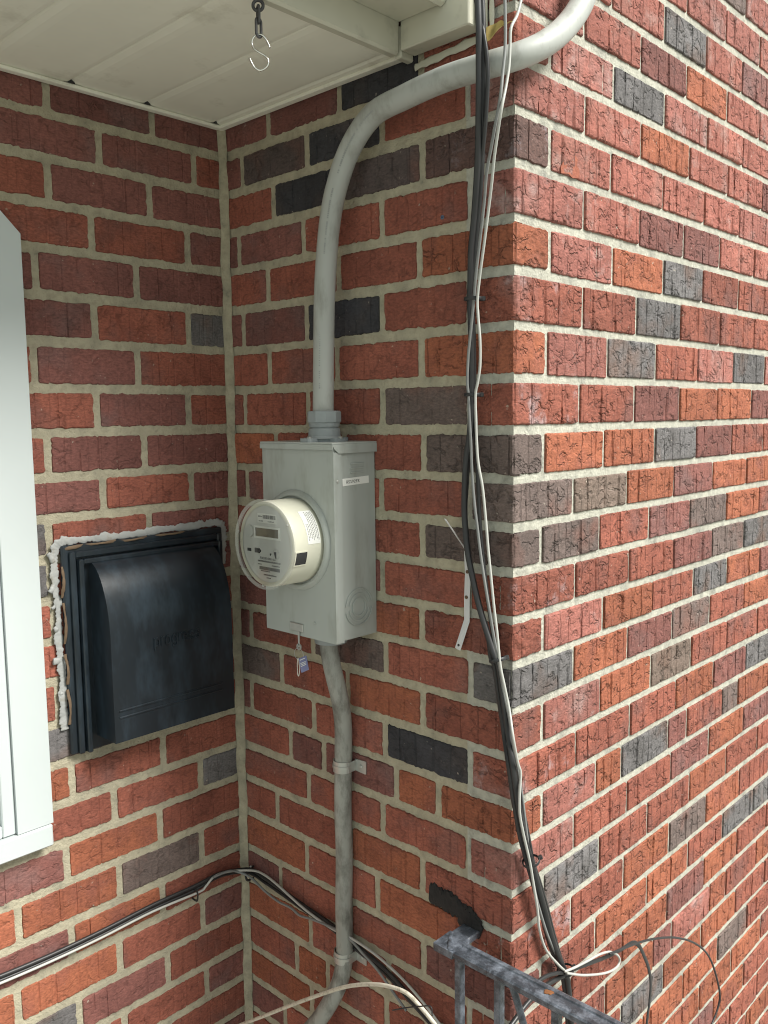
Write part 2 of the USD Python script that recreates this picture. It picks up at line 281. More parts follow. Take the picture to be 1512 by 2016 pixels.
# brick layout: for every course the distance of each joint from the corner, and the clay
BRICKS_LEFT={-1:[(0.172,'m'),(0.391,'m'),(0.596,'m'),(0.800,'r')],0:[(0.076,'r'),(0.291,'m'),(0.496,'m'),(0.701,'r'),(0.906,'r')],1:[(0.185,'m'),(0.397,'m'),(0.602,'r'),(0.806,'r')],2:[(0.098,'m'),(0.315,'r'),(0.519,'r'),(0.724,'r'),(0.929,'r')],3:[(0.222,'m'),(0.430,'m'),(0.635,'m'),(0.840,'r')],4:[(0.103,'d'),(0.317,'r'),(0.522,'m'),(0.727,'r'),(0.931,'r')],5:[(0.227,'r'),(0.442,'m'),(0.646,'r'),(0.851,'r')],6:[(0.110,'r'),(0.321,'m'),(0.525,'r'),(0.730,'r'),(0.935,'r')],7:[(0.220,'m'),(0.425,'m'),(0.630,'r'),(0.835,'r')],8:[(0.110,'m'),(0.316,'r'),(0.521,'m'),(0.726,'r'),(0.930,'r')],9:[(0.216,'m'),(0.431,'r'),(0.636,'d'),(0.841,'r')],10:[(0.112,'m'),(0.433,'r'),(0.638,'d'),(0.843,'r')],11:[(0.226,'r'),(0.430,'r'),(0.634,'r'),(0.839,'r')],12:[(0.113,'r'),(0.317,'r'),(0.521,'r'),(0.726,'r'),(0.931,'r')],13:[(0.226,'r'),(0.431,'r'),(0.635,'r'),(0.840,'r')],14:[(0.112,'r'),(0.313,'r'),(0.517,'d'),(0.722,'r'),(0.927,'r')],15:[(0.205,'r'),(0.412,'r'),(0.617,'o'),(0.822,'r')],16:[(0.113,'d'),(0.324,'r'),(0.529,'r'),(0.734,'o'),(0.938,'r')],17:[(0.220,'r'),(0.432,'o'),(0.637,'m'),(0.841,'r')],18:[(0.117,'r'),(0.321,'g'),(0.533,'o'),(0.738,'o'),(0.943,'r')],19:[(0.221,'r'),(0.430,'o'),(0.635,'m'),(0.840,'r')],20:[(0.121,'m'),(0.328,'r'),(0.543,'o'),(0.747,'o'),(0.952,'r')],21:[(0.216,'r'),(0.422,'m'),(0.627,'d'),(0.831,'r')],22:[(0.117,'m'),(0.324,'r'),(0.529,'r'),(0.734,'o'),(0.939,'r')],23:[(0.221,'r'),(0.430,'r'),(0.635,'r'),(0.840,'r')],24:[(0.118,'m'),(0.317,'r'),(0.521,'r'),(0.726,'r'),(0.931,'r')]}
BRICKS_MIDDLE={-3:[(0.196,'r'),(0.401,'m'),(0.606,'r'),(0.758,'m')],-2:[(0.094,'r'),(0.299,'m'),(0.503,'k'),(0.708,'m'),(0.758,'m')],-1:[(0.197,'r'),(0.398,'k'),(0.606,'m'),(0.758,'m')],0:[(0.095,'r'),(0.290,'r'),(0.491,'k'),(0.695,'h'),(0.758,'m')],1:[(0.195,'y'),(0.395,'h'),(0.596,'k'),(0.758,'r')],2:[(0.090,'h'),(0.292,'r'),(0.506,'r'),(0.713,'m'),(0.758,'m')],3:[(0.203,'o'),(0.408,'r'),(0.620,'r'),(0.758,'r')],4:[(0.092,'o'),(0.295,'r'),(0.502,'k'),(0.706,'m'),(0.758,'m')],5:[(0.201,'o'),(0.416,'r'),(0.622,'r'),(0.758,'r')],6:[(0.092,'r'),(0.297,'g'),(0.503,'r'),(0.708,'r'),(0.758,'r')],7:[(0.196,'g'),(0.401,'r'),(0.607,'r'),(0.758,'o')],8:[(0.092,'g'),(0.302,'r'),(0.504,'r'),(0.709,'m'),(0.758,'m')],9:[(0.201,'g'),(0.402,'r'),(0.606,'r'),(0.758,'r')],10:[(0.094,'r'),(0.302,'r'),(0.504,'m'),(0.709,'m'),(0.758,'m')],11:[(0.204,'r'),(0.401,'o'),(0.608,'r'),(0.758,'m')],12:[(0.090,'g'),(0.296,'r'),(0.504,'g'),(0.709,'r'),(0.758,'m')],13:[(0.203,'r'),(0.402,'o'),(0.607,'r'),(0.758,'g')],14:[(0.092,'o'),(0.301,'k'),(0.506,'r'),(0.715,'r'),(0.758,'m')],15:[(0.167,'o'),(0.272,'o'),(0.477,'m'),(0.583,'m'),(0.758,'r')],16:[(0.096,'g'),(0.309,'r'),(0.527,'r'),(0.758,'r')],17:[(0.207,'r'),(0.401,'o'),(0.635,'r'),(0.758,'r')],18:[(0.094,'m'),(0.326,'o'),(0.538,'r'),(0.758,'o')],19:[(0.206,'m'),(0.405,'r'),(0.629,'r'),(0.758,'m')],20:[(0.095,'m'),(0.299,'r'),(0.531,'r'),(0.758,'o')],21:[(0.197,'r'),(0.306,'r'),(0.479,'r'),(0.580,'o'),(0.758,'r')],22:[(0.095,'r'),(0.299,'g'),(0.533,'r'),(0.758,'o')],23:[(0.197,'r'),(0.402,'r'),(0.626,'r'),(0.758,'m')],24:[(0.095,'r'),(0.299,'r'),(0.505,'r'),(0.758,'r')],25:[(0.196,'r'),(0.401,'r'),(0.606,'r'),(0.758,'r')]}
BRICKS_RIGHT={-6:[(0.195,'p'),(0.399,'r'),(0.604,'g'),(0.809,'r'),(1.014,'r'),(1.218,'p'),(1.423,'r'),(1.628,'r')],-5:[(0.092,'r'),(0.297,'r'),(0.502,'r'),(0.706,'p'),(0.895,'g'),(1.100,'p'),(1.305,'r'),(1.510,'r')],-4:[(0.195,'r'),(0.399,'r'),(0.598,'r'),(0.791,'p'),(0.985,'p'),(1.190,'r'),(1.395,'r'),(1.599,'r')],-3:[(0.092,'r'),(0.296,'r'),(0.501,'r'),(0.692,'d'),(0.886,'r'),(1.091,'m'),(1.296,'r'),(1.500,'r')],-2:[(0.203,'p'),(0.407,'r'),(0.604,'m'),(0.809,'o'),(0.998,'r'),(1.202,'p'),(1.407,'r'),(1.612,'r')],-1:[(0.100,'x'),(0.307,'p'),(0.509,'d'),(0.708,'p'),(0.902,'r'),(1.107,'r'),(1.312,'m'),(1.517,'r')],0:[(0.209,'p'),(0.413,'r'),(0.625,'o'),(0.824,'r'),(1.029,'r'),(1.234,'m'),(1.438,'r'),(1.643,'r')],1:[(0.101,'x'),(0.302,'r'),(0.509,'r'),(0.703,'r'),(0.895,'r'),(1.099,'p'),(1.304,'r'),(1.509,'r')],2:[(0.208,'p'),(0.414,'r'),(0.608,'m'),(0.792,'m'),(0.992,'r'),(1.196,'r'),(1.401,'r'),(1.606,'r')],3:[(0.104,'o'),(0.313,'p'),(0.519,'o'),(0.706,'d'),(0.905,'r'),(1.110,'r'),(1.315,'r'),(1.520,'r')],4:[(0.209,'x'),(0.409,'r'),(0.601,'d'),(0.804,'r'),(1.007,'r'),(1.212,'r'),(1.416,'m'),(1.621,'r')],5:[(0.095,'o'),(0.299,'p'),(0.494,'d'),(0.691,'r'),(0.889,'p'),(1.085,'d'),(1.290,'p'),(1.494,'r'),(1.699,'r')],6:[(0.201,'x'),(0.407,'r'),(0.606,'m'),(0.802,'o'),(1.006,'o'),(1.210,'m'),(1.415,'r'),(1.620,'r')],7:[(0.089,'p'),(0.291,'o'),(0.497,'o'),(0.694,'d'),(0.891,'m'),(1.091,'r'),(1.295,'r'),(1.500,'r')],8:[(0.185,'g'),(0.383,'b'),(0.588,'o'),(0.789,'m'),(0.988,'o'),(1.192,'o'),(1.397,'r'),(1.602,'r')],9:[(0.083,'m'),(0.279,'g'),(0.480,'r'),(0.672,'m'),(0.870,'g'),(1.075,'o'),(1.279,'r'),(1.484,'r'),(1.689,'r')],10:[(0.194,'x'),(0.397,'r'),(0.594,'r'),(0.794,'m'),(0.985,'g'),(1.190,'d'),(1.395,'r'),(1.599,'r')],11:[(0.092,'o'),(0.297,'p'),(0.501,'o'),(0.701,'r'),(0.888,'d'),(1.096,'o'),(1.301,'m'),(1.506,'r')],12:[(0.192,'d'),(0.397,'o'),(0.598,'m'),(0.794,'g'),(0.999,'r'),(1.203,'o'),(1.408,'r'),(1.613,'r')],13:[(0.092,'r'),(0.291,'p'),(0.502,'o'),(0.697,'b'),(0.897,'r'),(1.094,'r'),(1.298,'r'),(1.503,'r')],14:[(0.203,'x'),(0.414,'r'),(0.624,'r'),(0.826,'o'),(1.026,'m'),(1.231,'d'),(1.435,'r'),(1.640,'r')],15:[(0.093,'o'),(0.280,'p'),(0.381,'o'),(0.591,'d'),(0.686,'m'),(0.882,'r'),(0.980,'g'),(1.185,'o'),(1.389,'r'),(1.594,'r')],16:[(0.200,'p'),(0.407,'r'),(0.608,'r'),(0.811,'m'),(1.023,'o'),(1.228,'m'),(1.433,'r'),(1.637,'r')],17:[(0.099,'o'),(0.296,'d'),(0.500,'r'),(0.709,'r'),(0.919,'o'),(1.124,'r'),(1.329,'r'),(1.533,'r')],18:[(0.194,'x'),(0.399,'r'),(0.609,'o'),(0.805,'g'),(1.010,'o'),(1.215,'r'),(1.420,'r'),(1.625,'r')],19:[(0.093,'r'),(0.287,'r'),(0.506,'o'),(0.711,'o'),(0.910,'r'),(1.111,'d'),(1.315,'d'),(1.520,'r')],20:[(0.196,'r'),(0.398,'r'),(0.605,'o'),(0.804,'m'),(1.007,'o'),(1.212,'r'),(1.417,'r'),(1.621,'r')],21:[(0.092,'r'),(0.331,'r'),(0.542,'o'),(0.635,'m'),(0.842,'p'),(0.942,'o'),(1.146,'r'),(1.351,'o'),(1.556,'r')],22:[(0.194,'r'),(0.400,'r'),(0.596,'d'),(0.800,'o'),(1.011,'o'),(1.215,'r'),(1.420,'r'),(1.625,'r')],23:[(0.092,'r'),(0.297,'r'),(0.501,'o'),(0.703,'o'),(0.903,'o'),(1.093,'g'),(1.298,'r'),(1.503,'r')],24:[(0.194,'r'),(0.399,'r'),(0.604,'r'),(0.799,'o'),(0.997,'o'),(1.203,'o'),(1.408,'r'),(1.613,'r')],25:[(0.091,'r'),(0.295,'r'),(0.501,'r'),(0.704,'r'),(0.886,'m'),(1.086,'o'),(1.291,'r'),(1.495,'r'),(1.700,'r')],26:[(0.193,'r'),(0.398,'r'),(0.602,'r'),(0.807,'r'),(0.996,'r'),(1.188,'r'),(1.393,'r'),(1.598,'r')],27:[(0.092,'r'),(0.297,'r'),(0.502,'m'),(0.706,'r'),(0.911,'o'),(1.116,'r'),(1.321,'o'),(1.525,'r')],28:[(0.195,'r'),(0.399,'o'),(0.604,'r'),(0.809,'r'),(1.014,'m'),(1.218,'r'),(1.423,'r'),(1.628,'r')]}
COURSE_Z={-6: 0.4878, -5: 0.4065, -4: 0.3252, -3: 0.2417, -2: 0.1593, -1: 0.0799, 0: 0.0027, 1: -0.0759, 2: -0.1569, 3: -0.2387, 4: -0.322, 5: -0.4076, 6: -0.4928, 7: -0.5771, 8: -0.6597, 9: -0.7374, 10: -0.8156, 11: -0.8953, 12: -0.9729, 13: -1.0527, 14: -1.1363, 15: -1.2177, 16: -1.2982, 17: -1.3779, 18: -1.4611, 19: -1.5465, 20: -1.6252, 21: -1.7081, 22: -1.7923, 23: -1.8709, 24: -1.9514, 25: -2.0325, 26: -2.1138, 27: -2.1951, 28: -2.2764, 29: -2.3577}
BLACK_CABLE_3=[(-0.0740,-0.7461,0.0861),(-0.0740,-0.7471,0.0643),(-0.0740,-0.7490,0.0205),(-0.0719,-0.7474,-0.0219),(-0.0697,-0.7458,-0.0649),(-0.0617,-0.7389,-0.1058),(-0.0508,-0.7297,-0.1467),(-0.0399,-0.7185,-0.1885),(-0.0282,-0.7046,-0.2390),(-0.0229,-0.6943,-0.2925),(-0.0183,-0.6845,-0.3394),(-0.0162,-0.6818,-0.3618),(-0.0160,-0.6837,-0.4047),(-0.0160,-0.6858,-0.4545),(-0.0160,-0.6847,-0.5187),(-0.0160,-0.6846,-0.5464),(-0.0160,-0.6803,-0.5887),(-0.0160,-0.6738,-0.6229),(-0.0160,-0.6705,-0.6660),(-0.0160,-0.6671,-0.7095),(-0.0163,-0.6694,-0.7442),(-0.0166,-0.6750,-0.7874),(-0.0170,-0.6883,-0.8385),(-0.0173,-0.7015,-0.8805),(-0.0176,-0.7178,-0.9218),(-0.0179,-0.7244,-0.9601),(-0.0180,-0.7318,-0.9736),(-0.0171,-0.7398,-1.0232),(-0.0161,-0.7497,-1.0830),(-0.0349,-0.7736,-1.1329),(-0.0199,-0.7736,-1.1996),(0.0001,-0.7736,-1.2697),(0.0204,-0.7736,-1.3206),(0.0397,-0.7736,-1.3685),(0.0628,-0.7736,-1.4257),(0.0901,-0.7736,-1.4961),(0.1182,-0.7736,-1.5539),(0.1360,-0.7736,-1.5828),(0.1474,-0.7736,-1.6240),(0.1596,-0.7736,-1.6982),(0.1642,-0.7736,-1.7464)]
BLACK_CABLE=[(-0.0820,-0.7446,0.0840),(-0.0820,-0.7456,0.0623),(-0.0820,-0.7474,0.0186),(-0.0799,-0.7458,-0.0237),(-0.0777,-0.7442,-0.0665),(-0.0697,-0.7372,-0.1072),(-0.0588,-0.7279,-0.1479),(-0.0479,-0.7166,-0.1895),(-0.0362,-0.7026,-0.2398),(-0.0309,-0.6922,-0.2932),(-0.0263,-0.6876,-0.3405),(-0.0242,-0.6848,-0.3628),(-0.0240,-0.6867,-0.4055),(-0.0240,-0.6888,-0.4550),(-0.0240,-0.6876,-0.5189),(-0.0240,-0.6876,-0.5464),(-0.0240,-0.6833,-0.5885),(-0.0240,-0.6768,-0.6225),(-0.0240,-0.6735,-0.6654),(-0.0240,-0.6723,-0.7085),(-0.0243,-0.6746,-0.7430),(-0.0246,-0.6802,-0.7859),(-0.0250,-0.6934,-0.8366),(-0.0253,-0.7065,-0.8784),(-0.0256,-0.7226,-0.9194),(-0.0259,-0.7386,-0.9557),(-0.0260,-0.7460,-0.9691),(-0.0251,-0.7538,-1.0182),(-0.0241,-0.7637,-1.0773),(-0.0347,-0.7816,-1.1307),(-0.0196,-0.7816,-1.1972),(0.0005,-0.7816,-1.2672),(0.0209,-0.7816,-1.3179),(0.0403,-0.7816,-1.3657),(0.0635,-0.7816,-1.4228),(0.0909,-0.7816,-1.4931),(0.1191,-0.7816,-1.5508),(0.1370,-0.7816,-1.5797),(0.1485,-0.7816,-1.6208),(0.1608,-0.7816,-1.6948),(0.1654,-0.7816,-1.7429)]
BLACK_CABLE_2=[(-0.0760,-0.7343,0.0893),(-0.0760,-0.7372,0.0668),(-0.0760,-0.7476,0.0312),(-0.0751,-0.7536,0.0008),(-0.0739,-0.7565,-0.0249),(-0.0724,-0.7564,-0.0536),(-0.0674,-0.7498,-0.0948),(-0.0565,-0.7369,-0.1342),(-0.0474,-0.7241,-0.1678),(-0.0346,-0.7085,-0.2170),(-0.0264,-0.6950,-0.2770),(-0.0203,-0.6871,-0.3399),(-0.0182,-0.6844,-0.3623),(-0.0180,-0.6874,-0.4052),(-0.0180,-0.6894,-0.4548),(-0.0180,-0.6894,-0.5188),(-0.0180,-0.6915,-0.5549),(-0.0180,-0.6935,-0.6054),(-0.0180,-0.6956,-0.6393),(-0.0180,-0.6988,-0.7073),(-0.0184,-0.7034,-0.7585),(-0.0187,-0.7089,-0.8010),(-0.0190,-0.7155,-0.8434),(-0.0194,-0.7243,-0.8942),(-0.0198,-0.7352,-0.9446),(-0.0200,-0.7437,-0.9709),(-0.0191,-0.7516,-1.0201),(-0.0181,-0.7635,-1.0790),(-0.0173,-0.7756,-1.1378),(-0.0004,-0.7756,-1.2057),(0.0184,-0.7756,-1.2668),(0.0362,-0.7756,-1.3271),(0.0558,-0.7756,-1.3697),(0.0759,-0.7756,-1.4163),(0.1001,-0.7756,-1.4804),(0.1251,-0.7756,-1.5415),(0.1469,-0.7756,-1.5853)]
GREY_CABLE=[(-0.0739,-0.7886,0.0723),(-0.0738,-0.7886,0.0513),(-0.0723,-0.7886,0.0094),(-0.0734,-0.7886,-0.0193),(-0.0783,-0.7886,-0.0491),(-0.0845,-0.7886,-0.0864),(-0.0767,-0.7747,-0.1174),(-0.0676,-0.7596,-0.1488),(-0.0585,-0.7443,-0.1814),(-0.0476,-0.7313,-0.2229),(-0.0394,-0.7161,-0.2817),(-0.0348,-0.7055,-0.3273),(-0.0312,-0.6986,-0.3648),(-0.0310,-0.6932,-0.4065),(-0.0310,-0.6868,-0.4552),(-0.0310,-0.6847,-0.4964),(-0.0310,-0.6867,-0.5189),(-0.0310,-0.6888,-0.5548),(-0.0310,-0.6919,-0.5966),(-0.0310,-0.6939,-0.6429),(-0.0310,-0.6992,-0.6977),(-0.0313,-0.7057,-0.7398),(-0.0316,-0.7123,-0.7818),(-0.0320,-0.7220,-0.8320),(-0.0324,-0.7328,-0.8820),(-0.0327,-0.7436,-0.9318),(-0.0330,-0.7521,-0.9646),(-0.0251,-0.7560,-1.0140),(-0.0244,-0.7668,-1.0550),(-0.0293,-0.7796,-1.1023),(-0.0158,-0.7796,-1.1500),(-0.0035,-0.7796,-1.1982),(0.0076,-0.7796,-1.2559),(0.0189,-0.7796,-1.3119),(0.0352,-0.7796,-1.3766),(0.0517,-0.7796,-1.4211),(0.0785,-0.7796,-1.4810),(0.1130,-0.7796,-1.5413),(0.1324,-0.7796,-1.5677)]
WHITE_CABLE=[(-0.0222,-0.7906,0.0886),(-0.0353,-0.7906,0.0629),(-0.0456,-0.7906,0.0382),(-0.0610,-0.7906,0.0157),(-0.0634,-0.7906,-0.0099),(-0.0658,-0.7906,-0.0392),(-0.0734,-0.7906,-0.0698),(-0.0847,-0.7906,-0.1048),(-0.0751,-0.7773,-0.1321),(-0.0660,-0.7641,-0.1643),(-0.0569,-0.7528,-0.1978),(-0.0478,-0.7403,-0.2321),(-0.0414,-0.7267,-0.2834),(-0.0368,-0.7152,-0.3286),(-0.0332,-0.7073,-0.3658),(-0.0330,-0.7082,-0.3916),(-0.0330,-0.7123,-0.4323),(-0.0330,-0.7123,-0.4729),(-0.0330,-0.7071,-0.5013),(-0.0330,-0.7030,-0.5193),(-0.0330,-0.7040,-0.5632),(-0.0330,-0.7060,-0.6047),(-0.0330,-0.7092,-0.6339),(-0.0330,-0.7175,-0.6712),(-0.0331,-0.7238,-0.7212),(-0.0335,-0.7294,-0.7714),(-0.0338,-0.7348,-0.8131),(-0.0342,-0.7414,-0.8633),(-0.0346,-0.7490,-0.9133),(-0.0350,-0.7556,-0.9635),(-0.0344,-0.7635,-0.9965),(-0.0337,-0.7733,-1.0377),(-0.0480,-0.7906,-1.0726),(-0.0347,-0.7906,-1.1196),(-0.0258,-0.7906,-1.1415),(-0.0284,-0.7906,-1.1739),(-0.0281,-0.7906,-1.2092),(-0.0174,-0.7906,-1.2485),(0.0028,-0.7906,-1.3075),(0.0140,-0.7906,-1.3514),(0.0271,-0.7906,-1.4032),(0.0340,-0.7906,-1.4437),(0.0555,-0.7906,-1.4917),(0.0977,-0.7906,-1.5412),(0.1204,-0.7906,-1.5643)]
WHITE_LOOP=[(0.0990,-0.8026,-1.5491),(0.1390,-0.8026,-1.5592),(0.1843,-0.8026,-1.5684),(0.2219,-0.8026,-1.5754),(0.2610,-0.8026,-1.5891),(0.2916,-0.8026,-1.6102),(0.3024,-0.8026,-1.6282),(0.2864,-0.8026,-1.6353),(0.2425,-0.8026,-1.6240),(0.1666,-0.8026,-1.5899),(0.1059,-0.8026,-1.5555)]
FLAT_LOOP=[(0.1154,-0.7926,-1.5628),(0.1651,-0.7926,-1.5776),(0.2209,-0.7926,-1.5938),(0.2797,-0.7926,-1.6099),(0.3310,-0.7926,-1.6206),(0.3736,-0.7926,-1.6277),(0.4028,-0.7926,-1.6483),(0.4266,-0.7926,-1.6822),(0.4488,-0.7926,-1.7205),(0.4598,-0.7926,-1.7594),(0.4570,-0.7926,-1.7985),(0.4491,-0.7926,-1.8292),(0.4400,-0.7926,-1.8824)]
THIN_LOOP=[(0.2518,-0.8076,-1.5867),(0.3126,-0.8076,-1.6032),(0.3769,-0.8076,-1.6217),(0.4450,-0.8076,-1.6460),(0.5428,-0.8076,-1.6894),(0.6445,-0.8076,-1.7505),(0.7237,-0.8076,-1.8196),(0.7758,-0.8076,-1.9007),(0.7984,-0.8076,-1.9648),(0.7739,-0.8076,-1.9978),(0.7372,-0.8076,-2.0169),(0.6955,-0.8076,-2.0322)]
SIDE_END=[(0.1306,-0.7876,-1.5727),(0.0943,-0.7876,-1.5565),(0.0609,-0.7876,-1.5456),(0.0303,-0.7876,-1.5425),(0.0130,-0.7876,-1.5479)]
SIDE_END_2=[(0.1340,-0.7856,-1.5783),(0.0977,-0.7856,-1.5710),(0.0643,-0.7856,-1.5657),(0.0241,-0.7856,-1.5660),(-0.0070,-0.7856,-1.5713),(-0.0342,-0.7856,-1.5800),(-0.0666,-0.7856,-1.5899)]
RUN_BLACK=[(-0.6330,-0.0120,-1.5735),(-0.5782,-0.0120,-1.5794),(-0.4803,-0.0120,-1.5846),(-0.3730,-0.0120,-1.5848),(-0.2553,-0.0120,-1.5806),(-0.1530,-0.0120,-1.5825),(-0.0847,-0.0120,-1.5808),(-0.0309,-0.0120,-1.5928),(-0.0120,-0.0409,-1.5887),(-0.0120,-0.0851,-1.5920),(-0.0120,-0.1298,-1.5958),(-0.0120,-0.2234,-1.6056),(-0.0120,-0.3035,-1.6123),(-0.0120,-0.3641,-1.6250),(-0.0120,-0.4223,-1.6350),(-0.0120,-0.4779,-1.6488),(-0.0120,-0.5312,-1.6717),(-0.0120,-0.5824,-1.6936),(-0.0120,-0.6195,-1.7108)]
RUN_BLACK_2=[(-0.6328,-0.0100,-1.5825),(-0.5779,-0.0100,-1.5886),(-0.4798,-0.0100,-1.5941),(-0.3724,-0.0100,-1.5947),(-0.2545,-0.0100,-1.5909),(-0.1521,-0.0100,-1.5931),(-0.0835,-0.0100,-1.5878),(-0.0296,-0.0100,-1.5990),(-0.0100,-0.0378,-1.6005),(-0.0100,-0.0821,-1.6037),(-0.0100,-0.1269,-1.6073),(-0.0100,-0.2208,-1.6168),(-0.0100,-0.3010,-1.6233),(-0.0100,-0.3619,-1.6358),(-0.0100,-0.4201,-1.6456),(-0.0100,-0.4759,-1.6594),(-0.0100,-0.5293,-1.6821),(-0.0100,-0.5806,-1.7039),(-0.0100,-0.6178,-1.7211)]
RUN_WHITE=[(-0.6366,-0.0200,-1.5816),(-0.5822,-0.0200,-1.5879),(-0.4846,-0.0200,-1.5925),(-0.3779,-0.0200,-1.5934),(-0.2607,-0.0200,-1.5898),(-0.1457,-0.0200,-1.5956),(-0.1252,-0.0200,-1.5899),(-0.1042,-0.0200,-1.5771),(-0.0763,-0.0200,-1.5776),(-0.0411,-0.0200,-1.5870),(-0.0220,-0.0614,-1.5796),(-0.0220,-0.0982,-1.5758),(-0.0220,-0.1423,-1.5820),(-0.0220,-0.2347,-1.6036),(-0.0220,-0.3141,-1.6123),(-0.0220,-0.3747,-1.6092),(-0.0220,-0.4464,-1.6151),(-0.0220,-0.5142,-1.6324),(-0.0220,-0.5659,-1.6549),(-0.0220,-0.6058,-1.6785),(-0.0220,-0.6398,-1.6998)]
RUN_GREY=[(-0.1083,-0.0260,-1.5731),(-0.0666,-0.0260,-1.5757),(-0.0385,-0.0260,-1.5895),(-0.0240,-0.0519,-1.5994),(-0.0240,-0.0991,-1.6121),(-0.0240,-0.1485,-1.6193),(-0.0240,-0.1899,-1.6171),(-0.0240,-0.2199,-1.6226),(-0.0240,-0.2561,-1.6160),(-0.0240,-0.3008,-1.6102),(-0.0240,-0.3394,-1.6076),(-0.0240,-0.3767,-1.6118),(-0.0240,-0.4127,-1.6268),(-0.0240,-0.4548,-1.6448),(-0.0240,-0.4955,-1.6719),(-0.0240,-0.5285,-1.6929)]
ROPE=[(-0.1400,-0.0098,-1.9543),(-0.1400,-0.1463,-1.8520),(-0.1400,-0.2354,-1.7856),(-0.1400,-0.3022,-1.7350),(-0.1400,-0.3653,-1.6882),(-0.1400,-0.4249,-1.6450),(-0.1400,-0.4746,-1.6103),(-0.1400,-0.5153,-1.5862),(-0.1400,-0.5608,-1.5640),(-0.1400,-0.5982,-1.5513),(-0.1400,-0.6308,-1.5455),(-0.1400,-0.6519,-1.5495),(-0.1400,-0.6714,-1.5578),(-0.1400,-0.6894,-1.5665),(-0.1400,-0.7138,-1.5809)]
TIE_TAIL=[(-0.1450,-0.6059,-1.5890),(-0.1450,-0.6385,-1.5683),(-0.1450,-0.6735,-1.5485),(-0.1450,-0.6939,-1.5395),(-0.1450,-0.6971,-1.5544)]
COND_UP=[(-0.0580,-0.3636,-0.5472),(-0.0580,-0.3646,-0.5140),(-0.0560,-0.3646,-0.4386),(-0.0520,-0.3682,-0.3084),(-0.0500,-0.3798,-0.2091),(-0.0500,-0.4006,-0.1407),(-0.0500,-0.4388,-0.0779),(-0.0500,-0.4959,-0.0352),(-0.0500,-0.5728,-0.0237),(-0.0495,-0.6489,-0.0184),(-0.0450,-0.7169,-0.0168),(-0.0284,-0.7650,-0.0105),(0.0042,-0.7892,0.0062),(0.0460,-0.7974,0.0325),(0.0863,-0.7993,0.0644),(0.1186,-0.7996,0.0985),(0.1405,-0.7994,0.1344),(0.1534,-0.7988,0.1759),(0.1611,-0.7976,0.2244)]
COND_LOW=[(-0.0580,-0.3655,-0.9847),(-0.0560,-0.3669,-1.0131),(-0.0500,-0.3709,-1.0542),(-0.0360,-0.3706,-1.1089),(-0.0250,-0.3665,-1.1646),(-0.0200,-0.3609,-1.2411),(-0.0200,-0.3587,-1.3269),(-0.0200,-0.3570,-1.4570),(-0.0200,-0.3561,-1.5560),(-0.0210,-0.3555,-1.6222),(-0.0250,-0.3538,-1.6768),(-0.0350,-0.3463,-1.7256),(-0.0500,-0.3240,-1.7792),(-0.0650,-0.2918,-1.8304),(-0.0800,-0.2673,-1.8691)]
BRACKET=[(-0.0500,-0.6525,-0.7274),(-0.0040,-0.6619,-0.7858),(-0.0040,-0.6641,-0.8256),(-0.0040,-0.6618,-0.8706),(-0.0040,-0.6617,-0.9085),(-0.0120,-0.6476,-0.9601)]
# ------------------------------------------------------------------ setting
W = 0.7576            # width of the short middle wall
FLOOR = -2.45
keys(sky.GetPrim(), kind='structure')
g = trimesh.creation.box(extents=(240, 240, 0.2)); g.apply_translation((0, 0, FLOOR - 0.1))
p_ = part(None, 'ground', g, CONCRETE, smooth=False); keys(p_, 'pale concrete ground below the brick walls', 'ground', kind='structure')

